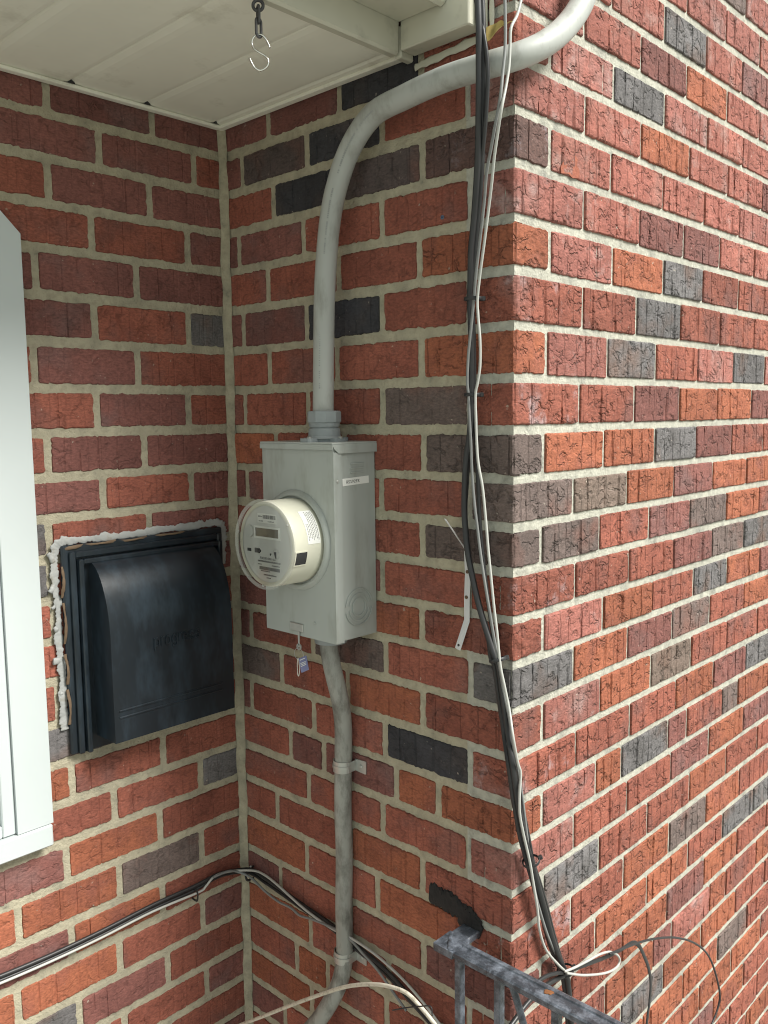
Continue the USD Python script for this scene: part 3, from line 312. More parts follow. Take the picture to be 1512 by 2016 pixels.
# ---- brick meshes
def brick_mesh(L, h, rng, amp, grooves, relief, depth=0.02, wrap_left=0.0, wrap_right=0.0, du=0.006, r=0.0028, pull=0.0025):
    """front face in the plane y = 0 looking to -y, x in [0, L], z in [-h/2, h/2]; a corner brick also shows an end of width wrap_*"""
    u0, u1 = -wrap_left, L + wrap_right
    us = list(np.arange(u0 + 0.009, u1 - 0.009, du)) + [u0, u0 + 0.0015, u0 + 0.004, u1 - 0.004, u1 - 0.0015, u1]
    for c in ([0.0] if wrap_left else []) + ([L] if wrap_right else []): us += [c - 0.004, c - 0.0015, c, c + 0.0015, c + 0.004]
    gx = []
    x = u0 + rng.uniform(0.02, 0.045)
    while x < u1 - 0.018:
        if rng.random() < 0.85: gx.append(x)
        x += rng.uniform(0.028, 0.052)
    for c in gx: us += [c - 0.0022, c - 0.0008, c + 0.0008, c + 0.0022]
    us = np.unique(np.round(us, 5)); us = us[np.concatenate([[True], np.diff(us) > 0.0004])]
    v = np.concatenate([[0, 0.0015, 0.004], np.linspace(0.009, h - 0.009, max(4, int((h - 0.018) / du) + 1)), [h - 0.004, h - 0.0015, h]])
    U, V = np.meshgrid(us, v, indexing='ij')
    sd = int(rng.integers(1 << 20))
    nz = lambda a, b, s, k: meshkit.noise(np.stack([np.asarray(a) * s + sd * 0.37, np.asarray(b) * s + sd * 0.11, np.full(np.shape(a), k * 7.7)], -1), sd % 977)
    e = lambda a, k: amp * (1.6 * (nz(a, a * 0, 70, k) - 0.5) + 0.9 * (nz(a, a * 0, 210, k + 3) - 0.5) + 0.9 * (nz(a, a * 0, 480, k + 5) - 0.5))
    bot, top = np.clip(e(us, 1), -0.003, 0.004), np.clip(e(us, 2), -0.003, 0.004)
    # rounded outline corners
    for arr in (bot, top):
        for end, wr in ((u0, wrap_left), (u1, wrap_right)):
            arr += pull * np.clip(1 - np.abs(us - end) / 0.006, 0, 1) ** 2
    Vn = bot[:, None] + V / h * (h - bot - top)[:, None]
    lef, rig = np.clip(e(v, 5), -0.003, 0.004), np.clip(e(v, 6), -0.003, 0.004)
    t = (U - u0) / (u1 - u0)
    blend_l = np.clip(1 - (U - u0) / 0.03, 0, 1); blend_r = np.clip(1 - (u1 - U) / 0.03, 0, 1)
    Un = U + lef[None, :] * blend_l - rig[None, :] * blend_r
    de = np.minimum(np.minimum(U - u0, u1 - U), np.minimum(V, h - V))
    dep = np.where(de < r, r - np.sqrt(np.maximum(r * r - (r - de) ** 2, 0)), 0)
    # torn bark: every strip between two grooves has its own level, tilt and steps
    if relief:
        strip = np.searchsorted(np.array(gx), U)
        lev = rng.uniform(-1, 1, len(gx) + 1) * relief
        til = rng.uniform(-1, 1, len(gx) + 1) * relief * 0.8
        d = lev[strip] + til[strip] * (V / h - 0.5) * 2
        stp = 0.65 * nz(U, V * 2.0, 34, 8) + 0.35 * nz(U, V * 1.5, 95, 13)
        fl_ = np.floor(stp * 5); fr_ = stp * 5 - fl_
        d = d + relief * 2.0 * ((fl_ + np.clip((fr_ - 0.8) / 0.2, 0, 1)) / 5 - 0.45) + relief * 0.9 * (nz(U, V, 110, 9) - 0.5) + relief * 0.8 * (nz(U, V * 1.6, 260, 12) - 0.5)
        dep = dep + np.clip(d, -2.2 * relief, 2.2 * relief) * np.clip(de / 0.005, 0, 1)
        for c in gx:
            on = nz(V * 0 + c, V, 24, 11) > 0.36
            dep = dep + np.where((np.abs(U - c) < 0.0012) & on, grooves, 0)
    dep = np.where(de < r, dep, np.clip(dep, -0.0025, 0.0031 if relief > 0.001 else 0.0018))
    X = np.clip(Un, 0, L); Y = dep.copy()
    if wrap_left:
        s = Un < 0; X = np.where(s, dep, X); Y = np.where(s, -Un, Y)
        b = np.abs(U) < 0.0041; rr = 0.003 * (0.4 + 1.6 * nz(V, V * 0, 90, 21)) * np.clip(1 - np.abs(U) / 0.004, 0, 1)
        X = np.where(b, X + rr * 0.6, X); Y = np.where(b, Y + rr * 0.6, Y)
    if wrap_right:
        s = Un > L; X = np.where(s, L - dep, X); Y = np.where(s, Un - L, Y)
        b = np.abs(U - L) < 0.0041; rr = 0.003 * (0.4 + 1.6 * nz(V, V * 0, 90, 21)) * np.clip(1 - np.abs(U - L) / 0.004, 0, 1)
        X = np.where(b, X - rr * 0.6, X); Y = np.where(b, Y + rr * 0.6, Y)
    Z = Vn - h / 2
    nu, nv = U.shape
    P = np.stack([X, Y, Z], -1).reshape(-1, 3)
    i, j = np.meshgrid(np.arange(nu - 1), np.arange(nv - 1), indexing='ij')
    q = np.stack([i * nv + j, (i + 1) * nv + j, (i + 1) * nv + j + 1, i * nv + j + 1], -1).reshape(-1, 4)
    F = [q[:, [0, 1, 2]], q[:, [0, 2, 3]]]
    # skirt into the joint
    loop = [(a, 0) for a in range(nu)] + [(nu - 1, b) for b in range(1, nv)] + [(a, nv - 1) for a in range(nu - 2, -1, -1)] + [(0, b) for b in range(nv - 2, 0, -1)]
    idx = np.array([a * nv + b for a, b in loop]); S = P[idx].copy()
    uu = np.array([us[a] for a, b in loop])
    front = (uu >= 0) & (uu <= L)
    S[front, 1] += depth
    S[uu < 0, 0] += depth; S[uu > L, 0] -= depth
    k = np.arange(len(idx)); k2 = (k + 1) % len(idx); b0 = len(P)
    F.append(np.stack([idx[k2], idx[k], b0 + k], 1)); F.append(np.stack([idx[k2], b0 + k, b0 + k2], 1))
    return np.vstack([P, S]), np.vstack(F)

def frame(wall):
    return {'L': (np.array([0, 0, 0.]), np.array([-1., 0, 0]), 0), 'M': (np.array([0, -W, 0.]), np.array([0, 1., 0]), -90), 'R': (np.array([0, -W, 0.]), np.array([1., 0, 0]), 0)}[wall]

def lay(wall_prim, wall, rows, kind, amp, relief, grooves, hj, bj, du, skip=None, seed=1):
    rng = np.random.default_rng(seed)
    org, dr, rz = frame(wall)
    for k, cells in rows.items():
        z1, z0 = COURSE_Z.get(k, -k * 0.0813) - bj / 2, COURSE_Z.get(k + 1, -(k + 1) * 0.0813) + bj / 2
        a = 0.0
        for n, (b, c) in enumerate(cells):
            s0, s1 = a + hj / 2, b - hj / 2
            wl = wr = 0.0
            first = n == 0
            if first and wall in 'MR':
                own = (k % 2 == 0) == (wall == 'R')
                if not own: a = b; continue
                s0 = 0.0
                other = (BRICKS_MIDDLE if wall == 'R' else BRICKS_RIGHT).get(k)
                wd = (other[0][0] if other else 0.094) - hj / 2
                if wall == 'R': wl = wd
                else: wr = wd
            if n == len(cells) - 1 and wall == 'M': s1 = b - 0.010
            if first and wall == 'L': s0 = 0.010
            a = b
            zm = (z0 + z1) / 2
            if wall == 'L' and -1.345 < zm < -0.22 and s1 > 0.53:
                if s0 > 0.47: continue
                s1 = 0.53
            if s1 - s0 < 0.012: continue
            zc = (z0 + z1) / 2
            if skip and skip(s0, s1, zc): continue
            L = s1 - s0
            m = brick_mesh(L, z1 - z0 + rng.uniform(-0.002, 0.002), rng, amp, grooves, relief, wrap_left=wl, wrap_right=wr, du=du, r=0.0020 if kind == 'far' else 0.0026, pull=0.0015 if kind == 'far' else 0.003)
            start = s1 if wall in 'LM' else s0      # local x = 0 lies at the left end seen from the front
            pos = org + dr * start + np.array([0, 0, zc + rng.uniform(-0.001, 0.001)])
            nrm = np.array([0, -1., 0]) if wall != 'M' else np.array([-1., 0, 0])
            pos = pos + nrm * rng.uniform(-0.0006, 0.0012)
            g = usdkit.mesh(stage, numbered(str(wall_prim.GetPath()) + '/brick'), m, BRK['far' if (first and wall == 'M') else kind, 'w' if (c == 'r' and wall == 'R' and k < 3) else c], smooth=38)  # upper reds of the right wall take the glare-paled w class
            g.AddTranslateOp().Set(Gf.Vec3d(*map(float, pos)))
            if rz: g.AddRotateZOp().Set(float(rz))

def far_bricks(wall_prim, wall, spans, kind):
    """the rest of the wall beyond the photograph, plain bricks joined into one piece"""
    org, dr, rz = frame(wall); ms = []
    for k, a, b in spans:
        z1, z0 = COURSE_Z.get(k, -k * 0.0813) - 0.008, COURSE_Z.get(k + 1, -(k + 1) * 0.0813) + 0.008
        s = a
        while s < b:
            e = min(s + 0.2047, b)
            p0, p1 = org + dr * (s + 0.005), org + dr * (e - 0.005)
            if wall == 'M': ms.append(box(0.0, 0.02, min(p0[1], p1[1]), max(p0[1], p1[1]), z0, z1))
            else: ms.append(box(min(p0[0], p1[0]), max(p0[0], p1[0]), org[1], org[1] + 0.02, z0, z1))
            s = e
    part(wall_prim, 'more_bricks', cat(*ms), BRK[kind, 'r'], smooth=False, kind='stuff')

TOP = 2.2
wl = thing('brick_wall', 'brick wall with the white window and black exhaust vent, left of the inner corner', 'brick wall')
wm = thing('brick_wall', 'short brick wall behind the electric meter and grey conduit, between the two corners', 'brick wall')
wr = thing('brick_wall', 'bright weathered brick wall right of the outer corner behind the looped cables', 'brick wall')
def sheet(f, xs, zs):
    A, B = np.meshgrid(xs, zs, indexing='ij'); V = f(A, B).reshape(-1, 3); n = len(zs)
    i, j = np.meshgrid(np.arange(len(xs) - 1), np.arange(n - 1), indexing='ij')
    q = np.stack([i * n + j, (i + 1) * n + j, (i + 1) * n + j + 1, i * n + j + 1], -1).reshape(-1, 4)
    return V, np.vstack([q[:, [0, 1, 2]], q[:, [0, 2, 3]]])
RL, RR = 0.0024, 0.0036
part(wl, 'mortar', cat(box(-0.60, 0.10, RL, 0.10, FLOOR, TOP), box(-3.0, -0.60, RL, 0.10, FLOOR, -1.325), box(-3.0, -0.60, RL, 0.10, -0.22, TOP), box(-3.0, -1.4, RL, 0.10, -1.325, -0.22)), MORTAR, smooth=False)
part(wm, 'mortar', box(RL, 0.10, -W + 0.10, RL, FLOOR, TOP), MORTAR, smooth=False)
part(wr, 'mortar', cat(box(RL, 0.10, -W + RR, -W + 0.10, FLOOR, TOP), box(0.10, 3.6, -W + RR, -W + 0.10, FLOOR, TOP)), MORTAR_R, smooth=False)
lay(wl, 'L', BRICKS_LEFT, 'near', 0.0026, 0.0007, 0.0016, 0.014, 0.0175, 0.0045, skip=lambda a, b, z: (a > 0.09 and b < 0.40 and -1.17 < z < -0.83), seed=3)
lay(wm, 'M', BRICKS_MIDDLE, 'near', 0.0026, 0.0007, 0.0016, 0.014, 0.0175, 0.0045, seed=5)
lay(wr, 'R', BRICKS_RIGHT, 'far', 0.0013, 0.0015, 0.0024, 0.0085, 0.0145, 0.0030, seed=7)
far_bricks(wr, 'R', [(k, BRICKS_RIGHT[k][-1][0] if k in BRICKS_RIGHT else 1.72, 3.6) for k in range(-14, 29)] + [(k, 0.0, 1.72) for k in range(-14, -6)] + [(k, 0.0, 1.72) for k in range(29, 30)], 'far')
far_bricks(wm, 'M', [(k, 0.0, W) for k in range(26, 30)], 'near')
far_bricks(wl, 'L', [(k, 0.0, 3.0) for k in range(25, 30)] + [(k, BRICKS_LEFT[k][-1][0], 3.0) for k in range(17, 25)] + [(k, BRICKS_LEFT[k][-1][0], 3.0) for k in range(-1, 2)], 'near')
# the fat smeared joint that runs down the inner corner
def corner(A, B):
    rr = 0.0140 + 0.0022 * (meshkit.noise(np.stack([B * 0, B * 14, A], -1), 4) - 0.5) * 2 + 0.0014 * (meshkit.noise(np.stack([A * 3, B * 60, A * 0], -1), 9) - 0.5) * 2
    bulge = 0.0006 * np.sin(A * math.pi)
    X, Y = -rr * (1 - A) ** 1.6, -rr * A ** 1.6
    return np.stack([X - bulge - 0.0012, Y - bulge - 0.0012, B], -1)
part(wm, 'corner_joint', sheet(corner, np.linspace(0, 1, 9), np.arange(FLOOR, 0.06, 0.006)), MORTAR, smooth=True)
# ------------------------------------------------------------------ porch ceiling, eave and frieze
pc = thing('porch_ceiling', 'cream ribbed soffit ceiling above the inner corner, with the hanging hook', 'ceiling', (-1.2, -0.26, 0.06))
edges = [0.0, -0.035, -0.198, -0.356] + [-0.356 - 0.16 * k for k in range(1, 14)]
for a, b in zip(edges[:-1], edges[1:]):
    # every panel: flat with a rounded step and a V groove at its left edge
    poly = [(b + 0.0005, 0.0055), (b + 0.004, 0.003), (b + 0.016, 0.0008), (b + 0.03, 0.0), (a - 0.012, 0.0), (a - 0.003, 0.0012), (a - 0.0012, 0.0055), (a - 0.0012, 0.012), (b + 0.0005, 0.012)] if a - b > 0.05 else [(b + 0.001, 0.003), (b + 0.006, 0.0), (a - 0.001, 0.0), (a - 0.001, 0.012), (b + 0.001, 0.012)]
    part(pc, 'panel', extrude(poly, 0.516, (0, -0.008, 0.062), (1, 0, 0), (0, 0, 1), (0, -1, 0)), CREAM, smooth=False)
for xs in (-0.035, -0.198, -0.356):
    part(pc, 'gap', extrude([(xs - 0.002, 0.0), (xs + 0.011, 0.0), (xs + 0.001, 0.006)], 0.004, (0, -0.0195, 0.0612), (1, 0, 0), (0, -1, 0), (0, 0, 1)), SLOT, smooth=False, label='dark wedge painting the shade in a soffit groove end')  # solid dark wedges stand in for the shade of the groove ends
part(pc, 'wall_trim', cat(box(-2.6, -0.017, -0.019, -0.003, 0.0545, 0.0615, 0.0015), box(-2.6, -0.017, -0.006, -0.003, 0.0615, 0.075)), CREAM, smooth=False)
part(pc, 'wall_trim', cat(box(-0.019, -0.003, -0.53, -0.003, 0.0555, 0.0625, 0.0015)), CREAM, smooth=False)
part(pc, 'deck', box(-2.6, -0.001, -0.536, -0.001, 0.078, 0.094), SHINGLE, smooth=False)

eave = thing('eave', 'cream boxed eave edge in front of the porch ceiling, at the top of the photo', 'eave', (-1.2, -0.58, 0.05))
part(eave, 'beam_trim', extrude([(-0.524, 0.074), (-0.524, 0.055), (-0.529, 0.0515), (-0.541, 0.0515), (-0.546, 0.055), (-0.548, 0.112), (-0.540, 0.112), (-0.538, 0.074)], 2.56, (-2.6, 0, 0), (0, 1, 0), (0, 0, 1), (1, 0, 0)), CREAM_DULL, smooth=False)
part(eave, 'soffit_board', box(-2.6, -0.040, -0.640, -0.5485, 0.1025, 0.112, 0.001), CREAM_DULL, smooth=False)
part(eave, 'fascia', extrude([(-0.632, 0.1025), (-0.640, 0.0985), (-0.648, 0.1025), (-0.655, 0.118), (-0.655, 0.26), (-0.645, 0.26), (-0.641, 0.118)], 2.56, (-2.6, 0, 0), (0, 1, 0), (0, 0, 1), (1, 0, 0)), CREAM_DULL, smooth=False)
part(eave, 'roof', extrude([(-0.66, 0.262), (-0.66, 0.275), (-0.01, 0.50), (-0.01, 0.487)], 2.56, (-2.6, 0, 0), (0, 1, 0), (0, 0, 1), (1, 0, 0)), SHINGLE, smooth=False)

fr = thing('frieze_board', 'cream end board with caulked edges, high on the wall above the bending grey conduit', 'trim board', (-0.02, -0.61, 0.06))
part(fr, 'board', box(-0.038, -0.002, -0.694, -0.549, 0.0575, 0.30, 0.002), CREAM_DULL, smooth=False)
part(fr, 'end_block', box(-0.036, -0.002, -0.5485, -0.5330, 0.048, 0.100, 0.003), CREAM_DULL, smooth=False)
part(fr, 'edge_strip', box(-0.024, -0.002, -0.706, -0.6945, 0.050, 0.30, 0.002), CREAM_DULL, smooth=False)
def lumpy(P, r, seed, sides=9, n=8, amt=0.45, fl=(1.0, 0.6), up=None):
    C = catmull(P, n); N = len(C)
    t = tube(C, 1.0, sides=sides, n=0, up=up) if False else tube(C, r, sides=sides, n=0, flat=(r * fl[0], r * fl[1]), up=up)
    V = np.array(t.vertices); ctr = np.repeat(C, sides, 0); body = V[:N * sides]
    s = 1 + amt * 1.5 * (meshkit.noise(body * 120, seed) - 0.5) + amt * 1.4 * (meshkit.noise(body * 310, seed + 2) - 0.5) + amt * 1.6 * (meshkit.noise(ctr * 38, seed + 1) - 0.5)
    V[:N * sides] = ctr + (body - ctr) * s[:, None]; t.vertices = V
    return t
part(fr, 'caulk', cat(lumpy([(-0.004, -0.712, 0.30), (-0.004, -0.713, 0.16), (-0.004, -0.714, 0.046)], 0.0048, 5, amt=0.25, fl=(1, 0.5), up=(-1, 0, 0)), lumpy([(-0.004, -0.700, 0.047), (-0.004, -0.62, 0.043), (-0.004, -0.552, 0.039)], 0.0058, 8, amt=0.45, fl=(1.1, 0.3), up=(-1, 0, 0))), CREAM_DULL, smooth=True)

# ------------------------------------------------------------------ chain and S hook under the eave
hx = np.array([-0.3298, -0.535, 0.0])
side = np.array([math.sin(YAW), -math.cos(YAW), 0.0]); toward = np.array([-math.cos(YAW), -math.sin(YAW), 0.0]); up3 = np.array([0, 0, 1.0])
def link(zc, a, h, w, r):
    th = np.linspace(0, 2 * np.pi, 33)[:-1]
    P = np.array([hx + [0, 0, zc] + a * (w * math.cos(t)) + up3 * ((h - w) * math.copysign(1, math.sin(t)) * (abs(math.sin(t)) > 0.05) + w * math.sin(t)) for t in th])
    return tube(np.vstack([P, P[:2]]), r, sides=10, n=2)
ch = thing('hanging_chain', 'short dark rusty chain hanging from the eave, holding the S hook', 'chain', hx + [0, 0, 0.05])
part(ch, 'ring', link(0.0427, side, 0.0073, 0.0073, 0.0024), DARK_IRON)
part(ch, 'link', link(0.0305, toward * 0.93 + side * 0.36, 0.0118, 0.0052, 0.0021), DARK_IRON)
part(ch, 'link', link(0.0120, toward * 0.8 + side * -0.6, 0.0128, 0.0050, 0.0021), DARK_IRON)
S_SHAPE = [(530.5, 93), (527.5, 85), (523, 76), (517.5, 69), (510, 66.5), (502, 69), (496.5, 76), (495, 85), (499, 94), (506, 100), (514, 105), (521.5, 110), (526.5, 117), (527, 126), (521.5, 134), (511, 138.5), (502, 134.5), (496, 127), (489.5, 113)]
sh = thing('s_hook', 'bright S shaped wire hook hanging on the dark chain', 'hook', hx + [0, 0, 0.0])
part(sh, 'wire', tube([hx + side * ((a - 509.5) / 1355) + toward * 0.0015 * math.sin(b * 0.06) + up3 * (0.0503 - 0.000707 * b) for a, b in S_SHAPE], 0.0014, sides=12, n=5), BRIGHT, smooth=True)

# ------------------------------------------------------------------ window
wn = thing('window', 'white framed window at the left edge of the photo with a stepped sill', 'window', (-0.92, 0, -1.40))
X0 = -0.4685
cas = sg.Polygon([(X0, -1.3135), (X0, -0.2245), (X0 - 0.037, -0.186), (X0 - 0.068, -0.186), (X0 - 0.068, -1.3135)])
part(wn, 'casing', extrude(cas, 0.031, (0, 0.001, 0), (1, 0, 0), (0, 0, 1), (0, -1, 0)), WHITE_VINYL, smooth=False)
part(wn, 'casing', box(-1.45, -1.382, -0.030, 0.001, -1.3135, -0.186, 0.002), WHITE_VINYL, smooth=False)
part(wn, 'head', box(-1.381, X0 - 0.069, -0.030, 0.001, -0.262, -0.186, 0.002), WHITE_VINYL, smooth=False)
part(wn, 'sill', box(-1.46, X0 - 0.002, -0.033, 0.001, -1.3575, -1.3150, 0.003), WHITE_VINYL, smooth=False)
part(wn, 'frame', cat(box(-0.5615, X0 - 0.0685, -0.024, 0.05, -1.3130, -0.263, 0.002), box(-1.381, -0.562, -0.024, 0.05, -1.3130, -1.2900, 0.002), box(-1.381, -1.356, -0.024, 0.05, -1.2890, -0.263, 0.002), box(-1.355, -0.562, -0.024, 0.05, -0.287, -0.263, 0.002)), WHITE_VINYL, smooth=False)
part(wn, 'sash', cat(box(-0.602, -0.5625, -0.014, 0.03, -1.2890, -0.288, 0.003), box(-1.355, -0.6025, -0.014, 0.03, -1.2890, -1.2450, 0.003), box(-1.355, -1.315, -0.014, 0.03, -1.2440, -0.288, 0.003), box(-1.314, -0.6025, -0.014, 0.03, -0.83, -0.79, 0.003)), WHITE_VINYL, smooth=False)
part(wn, 'pane', box(-1.32, -0.600, 0.008, 0.013, -1.265, -0.285), GLASS, smooth=False)
part(wn, 'blind', box(-1.33, -0.59, 0.055, 0.060, -1.30, -0.27), WHITE_VINYL, smooth=False)

# ------------------------------------------------------------------ exhaust vent
ev = thing('exhaust_vent', 'black plastic exhaust vent hood with embossed lettering, caulked into the left wall', 'vent', (-0.22, 0, -1.20))
vx0, vx1, vz0, vz1 = -0.4150, -0.0430, -1.2035, -0.7910
def ringbox(x0, x1, z0, z1, t, y0, y1, c=0.002):
    return cat(box(x0, x0 + t, y0, y1, z0, z1, c), box(x1 - t, x1, y0, y1, z0, z1, c), box(x0 + t, x1 - t, y0, y1, z1 - t, z1, c))
part(ev, 'flange', box(vx0, vx1, -0.012, -0.001, vz0, vz1, 0.003), BLACK_PLASTIC, smooth=30)
part(ev, 'moulding', cat(ringbox(vx0 + 0.013, vx1 - 0.006, vz0 + 0.001, vz1 - 0.013, 0.012, -0.0195, -0.011), ringbox(vx0 + 0.028, vx1 - 0.010, vz0 + 0.001, vz1 - 0.028, 0.010, -0.026, -0.011)), BLACK_PLASTIC, smooth=30)
hx0, hx1, ht, hb, D = -0.3625, -0.0790, -0.8260, -1.1755, 0.085
prof = []   # side profile of the hood (outwards y, z)
for t in np.linspace(0, 1, 18):
    a = t * math.pi / 2
    prof.append((-(0.016 + (D - 0.016) * math.sin(a) ** 1.05), ht - 0.150 * (1 - math.cos(a))))
prof += [(-D, -1.02), (-D - 0.001, hb)]
outer = prof + [(-D + 0.004, hb)] + [(y + 0.0042, z - 0.002) for y, z in prof[-2:0:-1]] + [(prof[0][0] + 0.004, ht - 0.004)]
part(ev, 'hood', extrude(outer, hx1 - hx0, (hx0, 0, 0), (0, 1, 0), (0, 0, 1), (1, 0, 0)), BLACK_PLASTIC, smooth=40)
cheek = [(-0.010, ht)] + [(y + 0.001, z) for y, z in prof] + [(-0.010, hb)]
for xx in (hx0 + 0.001, hx1 - 0.005):
    part(ev, 'cheek', extrude(cheek, 0.004, (xx, 0, 0), (0, 1, 0), (0, 0, 1), (1, 0, 0)), BLACK_PLASTIC, smooth=30)
part(ev, 'drip_rib', cat(box(hx0 + 0.010, hx1 - 0.03, -D - 0.0026, -D + 0.001, -1.1155, -1.1115, 0.001), box(hx0 + 0.010, hx1 - 0.03, -D - 0.0026, -D + 0.001, -1.1290, -1.1250, 0.001)), BLACK_PLASTIC, smooth=False)
part(ev, 'lettering', place(meshkit.text_mesh('progress', 0.024, 0.0022), (-0.272, -D - 0.0005, -1.003), (0.80, 0, 0), (0, 0, 1), (0, -1, 0)), BLACK_PLASTIC, smooth=False)
rngc = random.Random(4)
cpts = [(-0.4225, -1.150), (-0.424, -1.10), (-0.4225, -1.04), (-0.4255, -0.98), (-0.4235, -0.92), (-0.427, -0.86), (-0.4255, -0.81), (-0.415, -0.786), (-0.36, -0.7835), (-0.28, -0.7850), (-0.20, -0.7825), (-0.12, -0.7830), (-0.058, -0.7815), (-0.038, -0.790), (-0.0365, -0.83), (-0.038, -0.875)]
part(ev, 'caulk', cat(lumpy([(x, -0.004, z) for x, z in cpts], 0.0062, 21, sides=12, n=24, amt=0.55, fl=(1.2, 0.26), up=(0, -1, 0)),
    *[lumpy([(x, -0.003, z), (x - dx * 0.5, -0.005, z + dz * 0.5), (x - dx, -0.004, z + dz)], r, 30 + n, sides=8, n=5, amt=0.4, up=(0, -1, 0)) for n, (x, z, dx, dz, r) in enumerate([(-0.428, -0.82, 0.010, 0.018, 0.005), (-0.43, -0.865, 0.009, -0.012, 0.005), (-0.430, -0.905, 0.006, -0.004, 0.004), (-0.426, -1.012, 0.014, 0.002, 0.006), (-0.428, -0.955, 0.006, 0.01, 0.004), (-0.424, -1.08, 0.005, 0.006, 0.004)])]), CAULK, smooth=True)
part(ev, 'old_sealant', cat(*[lumpy([(x0, -0.010, z0), ((x0 + x1) / 2 + 0.0015, -0.015, (z0 + z1) / 2), (x1, -0.010, z1)], 0.0019, 60 + n, sides=7, n=6, amt=0.5, fl=(1.5, 0.5), up=(0, -1, 0)) for n, (x0, z0, x1, z1) in enumerate([(-0.416, -1.14, -0.417, -1.07), (-0.4155, -1.06, -0.4185, -1.00), (-0.417, -0.98, -0.416, -0.90), (-0.418, -0.89, -0.415, -0.83), (-0.412, -0.797, -0.37, -0.793), (-0.365, -0.794, -0.30, -0.793), (-0.29, -0.795, -0.23, -0.7925), (-0.21, -0.793, -0.14, -0.7915)])]), OLD_CAULK, smooth=True)

# ------------------------------------------------------------------ meter socket box
bx, by0, by1, bz0, bz1 = -0.1105, -0.4425, -0.2425, -0.9680, -0.6000
mb = thing('meter_box', 'tall grey painted steel meter socket box on the middle wall between two conduits', 'meter box', (0, -0.3425, bz0))
part(mb, 'body', box(bx + 0.003, -0.001, by0 + 0.001, by1 - 0.001, bz0 + 0.002, bz1 - 0.001, 0.0015), GREY_PAINT, smooth=False)
CY, CZ = -0.3365, -0.7835
th = np.linspace(0, 2 * np.pi, 73)[:-1]
hole = [(CY + 0.0795 * math.cos(t), CZ + 0.0795 * math.sin(t)) for t in th]
part(mb, 'front_cover', extrude(sg.Polygon([(by0, bz0), (by1, bz0), (by1, bz1 - 0.004), (by0, bz1 - 0.004)], [hole]), 0.0025, (bx + 0.0028, 0, 0), (0, 1, 0), (0, 0, 1), (-1, 0, 0)), GREY_PAINT, smooth=False)
part(mb, 'side_lip', box(bx, bx + 0.0205, by0 - 0.0016, by0 + 0.0005, bz0, bz1 - 0.0165, 0.0006), GREY_PAINT, smooth=False)
part(mb, 'raised_ring', lathe([(0.0, 0.096), (0.0035, 0.0945), (0.0065, 0.0905), (0.0075, 0.087), (0.0060, 0.0845), (-0.001, 0.0835)], (bx, CY, CZ), (-1, 0, 0), 72), GREY_PAINT, smooth=50)
part(mb, 'top_cap', cat(box(bx - 0.0035, 0.0, by0 - 0.0035, by1 + 0.002, bz1 - 0.002, bz1 + 0.0012, 0.0008), extrude([(bx - 0.0035, bz1 - 0.002), (0.0, bz1 - 0.002), (0.0, bz1 - 0.0185), (bx + 0.012, bz1 - 0.0185), (bx + 0.001, bz1 - 0.010)], 0.0018, (0, by0 - 0.0017, 0), (1, 0, 0), (0, 0, 1), (0, -1, 0)), box(bx - 0.0035, bx - 0.0018, by0 - 0.0030, by1 + 0.002, bz1 - 0.0120, bz1 - 0.0022)), GREY_PAINT, smooth=False)
kx, kz = -0.0500, -0.9070
def arc_groove(r, a0, a1, w=0.0011):
    t = np.linspace(a0, a1, 40)
    return tube([(kx + r * math.cos(a), by0 - 0.0006, kz + r * math.sin(a)) for a in t], w, sides=8, n=1)
part(mb, 'knockout', cat(arc_groove(0.0345, 0.25, 3.0), arc_groove(0.0345, 3.35, 6.15), arc_groove(0.0255, 0.2, 2.95), arc_groove(0.0255, 3.3, 6.1), arc_groove(0.0170, 0, 6.283)), GREY_PAINT, smooth=True)
stk = part(mb, 'sticker', box(-0.0880, -0.0205, by0 - 0.0013, by0 - 0.0003, -0.6800, -0.6650) if False else place(box(-0.034, 0.034, -0.0068, 0.0068, 0, 0.0006), (-0.0530, by0 + 0.0008, -0.6705), (0.9985, 0, 0.035), (-0.035, 0, 0.9985), (0, -1, 0)), PAPER, smooth=False)
part(stk, 'sticker_print', place(meshkit.text_mesh('RS192FX', 0.0056, 0.0003), (-0.0780, by0 + 0.0001, -0.6742), (0.9985, 0, 0.035), (-0.035, 0, 0.9985), (0, -1, 0)), INK, smooth=False, kind='stuff')
part(mb, 'embossed_plate', cat(*[box(-0.066, -0.032, by0 + 0.0002 - 0.0009, by0 + 0.0015, -0.640 - 0.008 * k, -0.6375 - 0.008 * k, 0.0003) for k in range(3)]), GREY_PAINT, smooth=False)
def screw(o, n, r, h=0.002): return lathe([(h, 0.0), (h, r * 0.6), (h * 0.5, r), (-0.001, r)], o, n, 20)
part(mb, 'screw', screw((-0.1015, by0 - 0.0015, -0.6690), (0, -1, 0), 0.0026), GALV)
part(mb, 'screw', screw((bx - 0.0005, -0.385, -0.9365), (-1, 0, 0), 0.0030, 0.0012), GREY_PAINT)
hasp = extrude(sg.Polygon([(-0.3425, -0.9660), (-0.3155, -0.9540), (-0.3135, -0.9400), (-0.3525, -0.9480), (-0.3525, -0.9680)]).buffer(0.0018), 0.0022, (bx + 0.0005, 0, 0), (0, 1, 0), (0, 0, 1), (-1, 0, 0))
hp = part(mb, 'hasp', cat(box(bx - 0.0022, bx + 0.0005, -0.3530, -0.3150, -0.9600, -0.9440, 0.001), box(bx - 0.0040, bx - 0.0020, -0.3440, -0.3400, -0.9900, -0.9585, 0.0004), lathe([(0, 0.0035), (0.002, 0.0035), (0.002, 0.0065), (0, 0.0065), (0, 0.0035)], (bx - 0.0020, -0.3420, -0.9890), (-1, 0, 0), 24)), GALV, smooth=30)
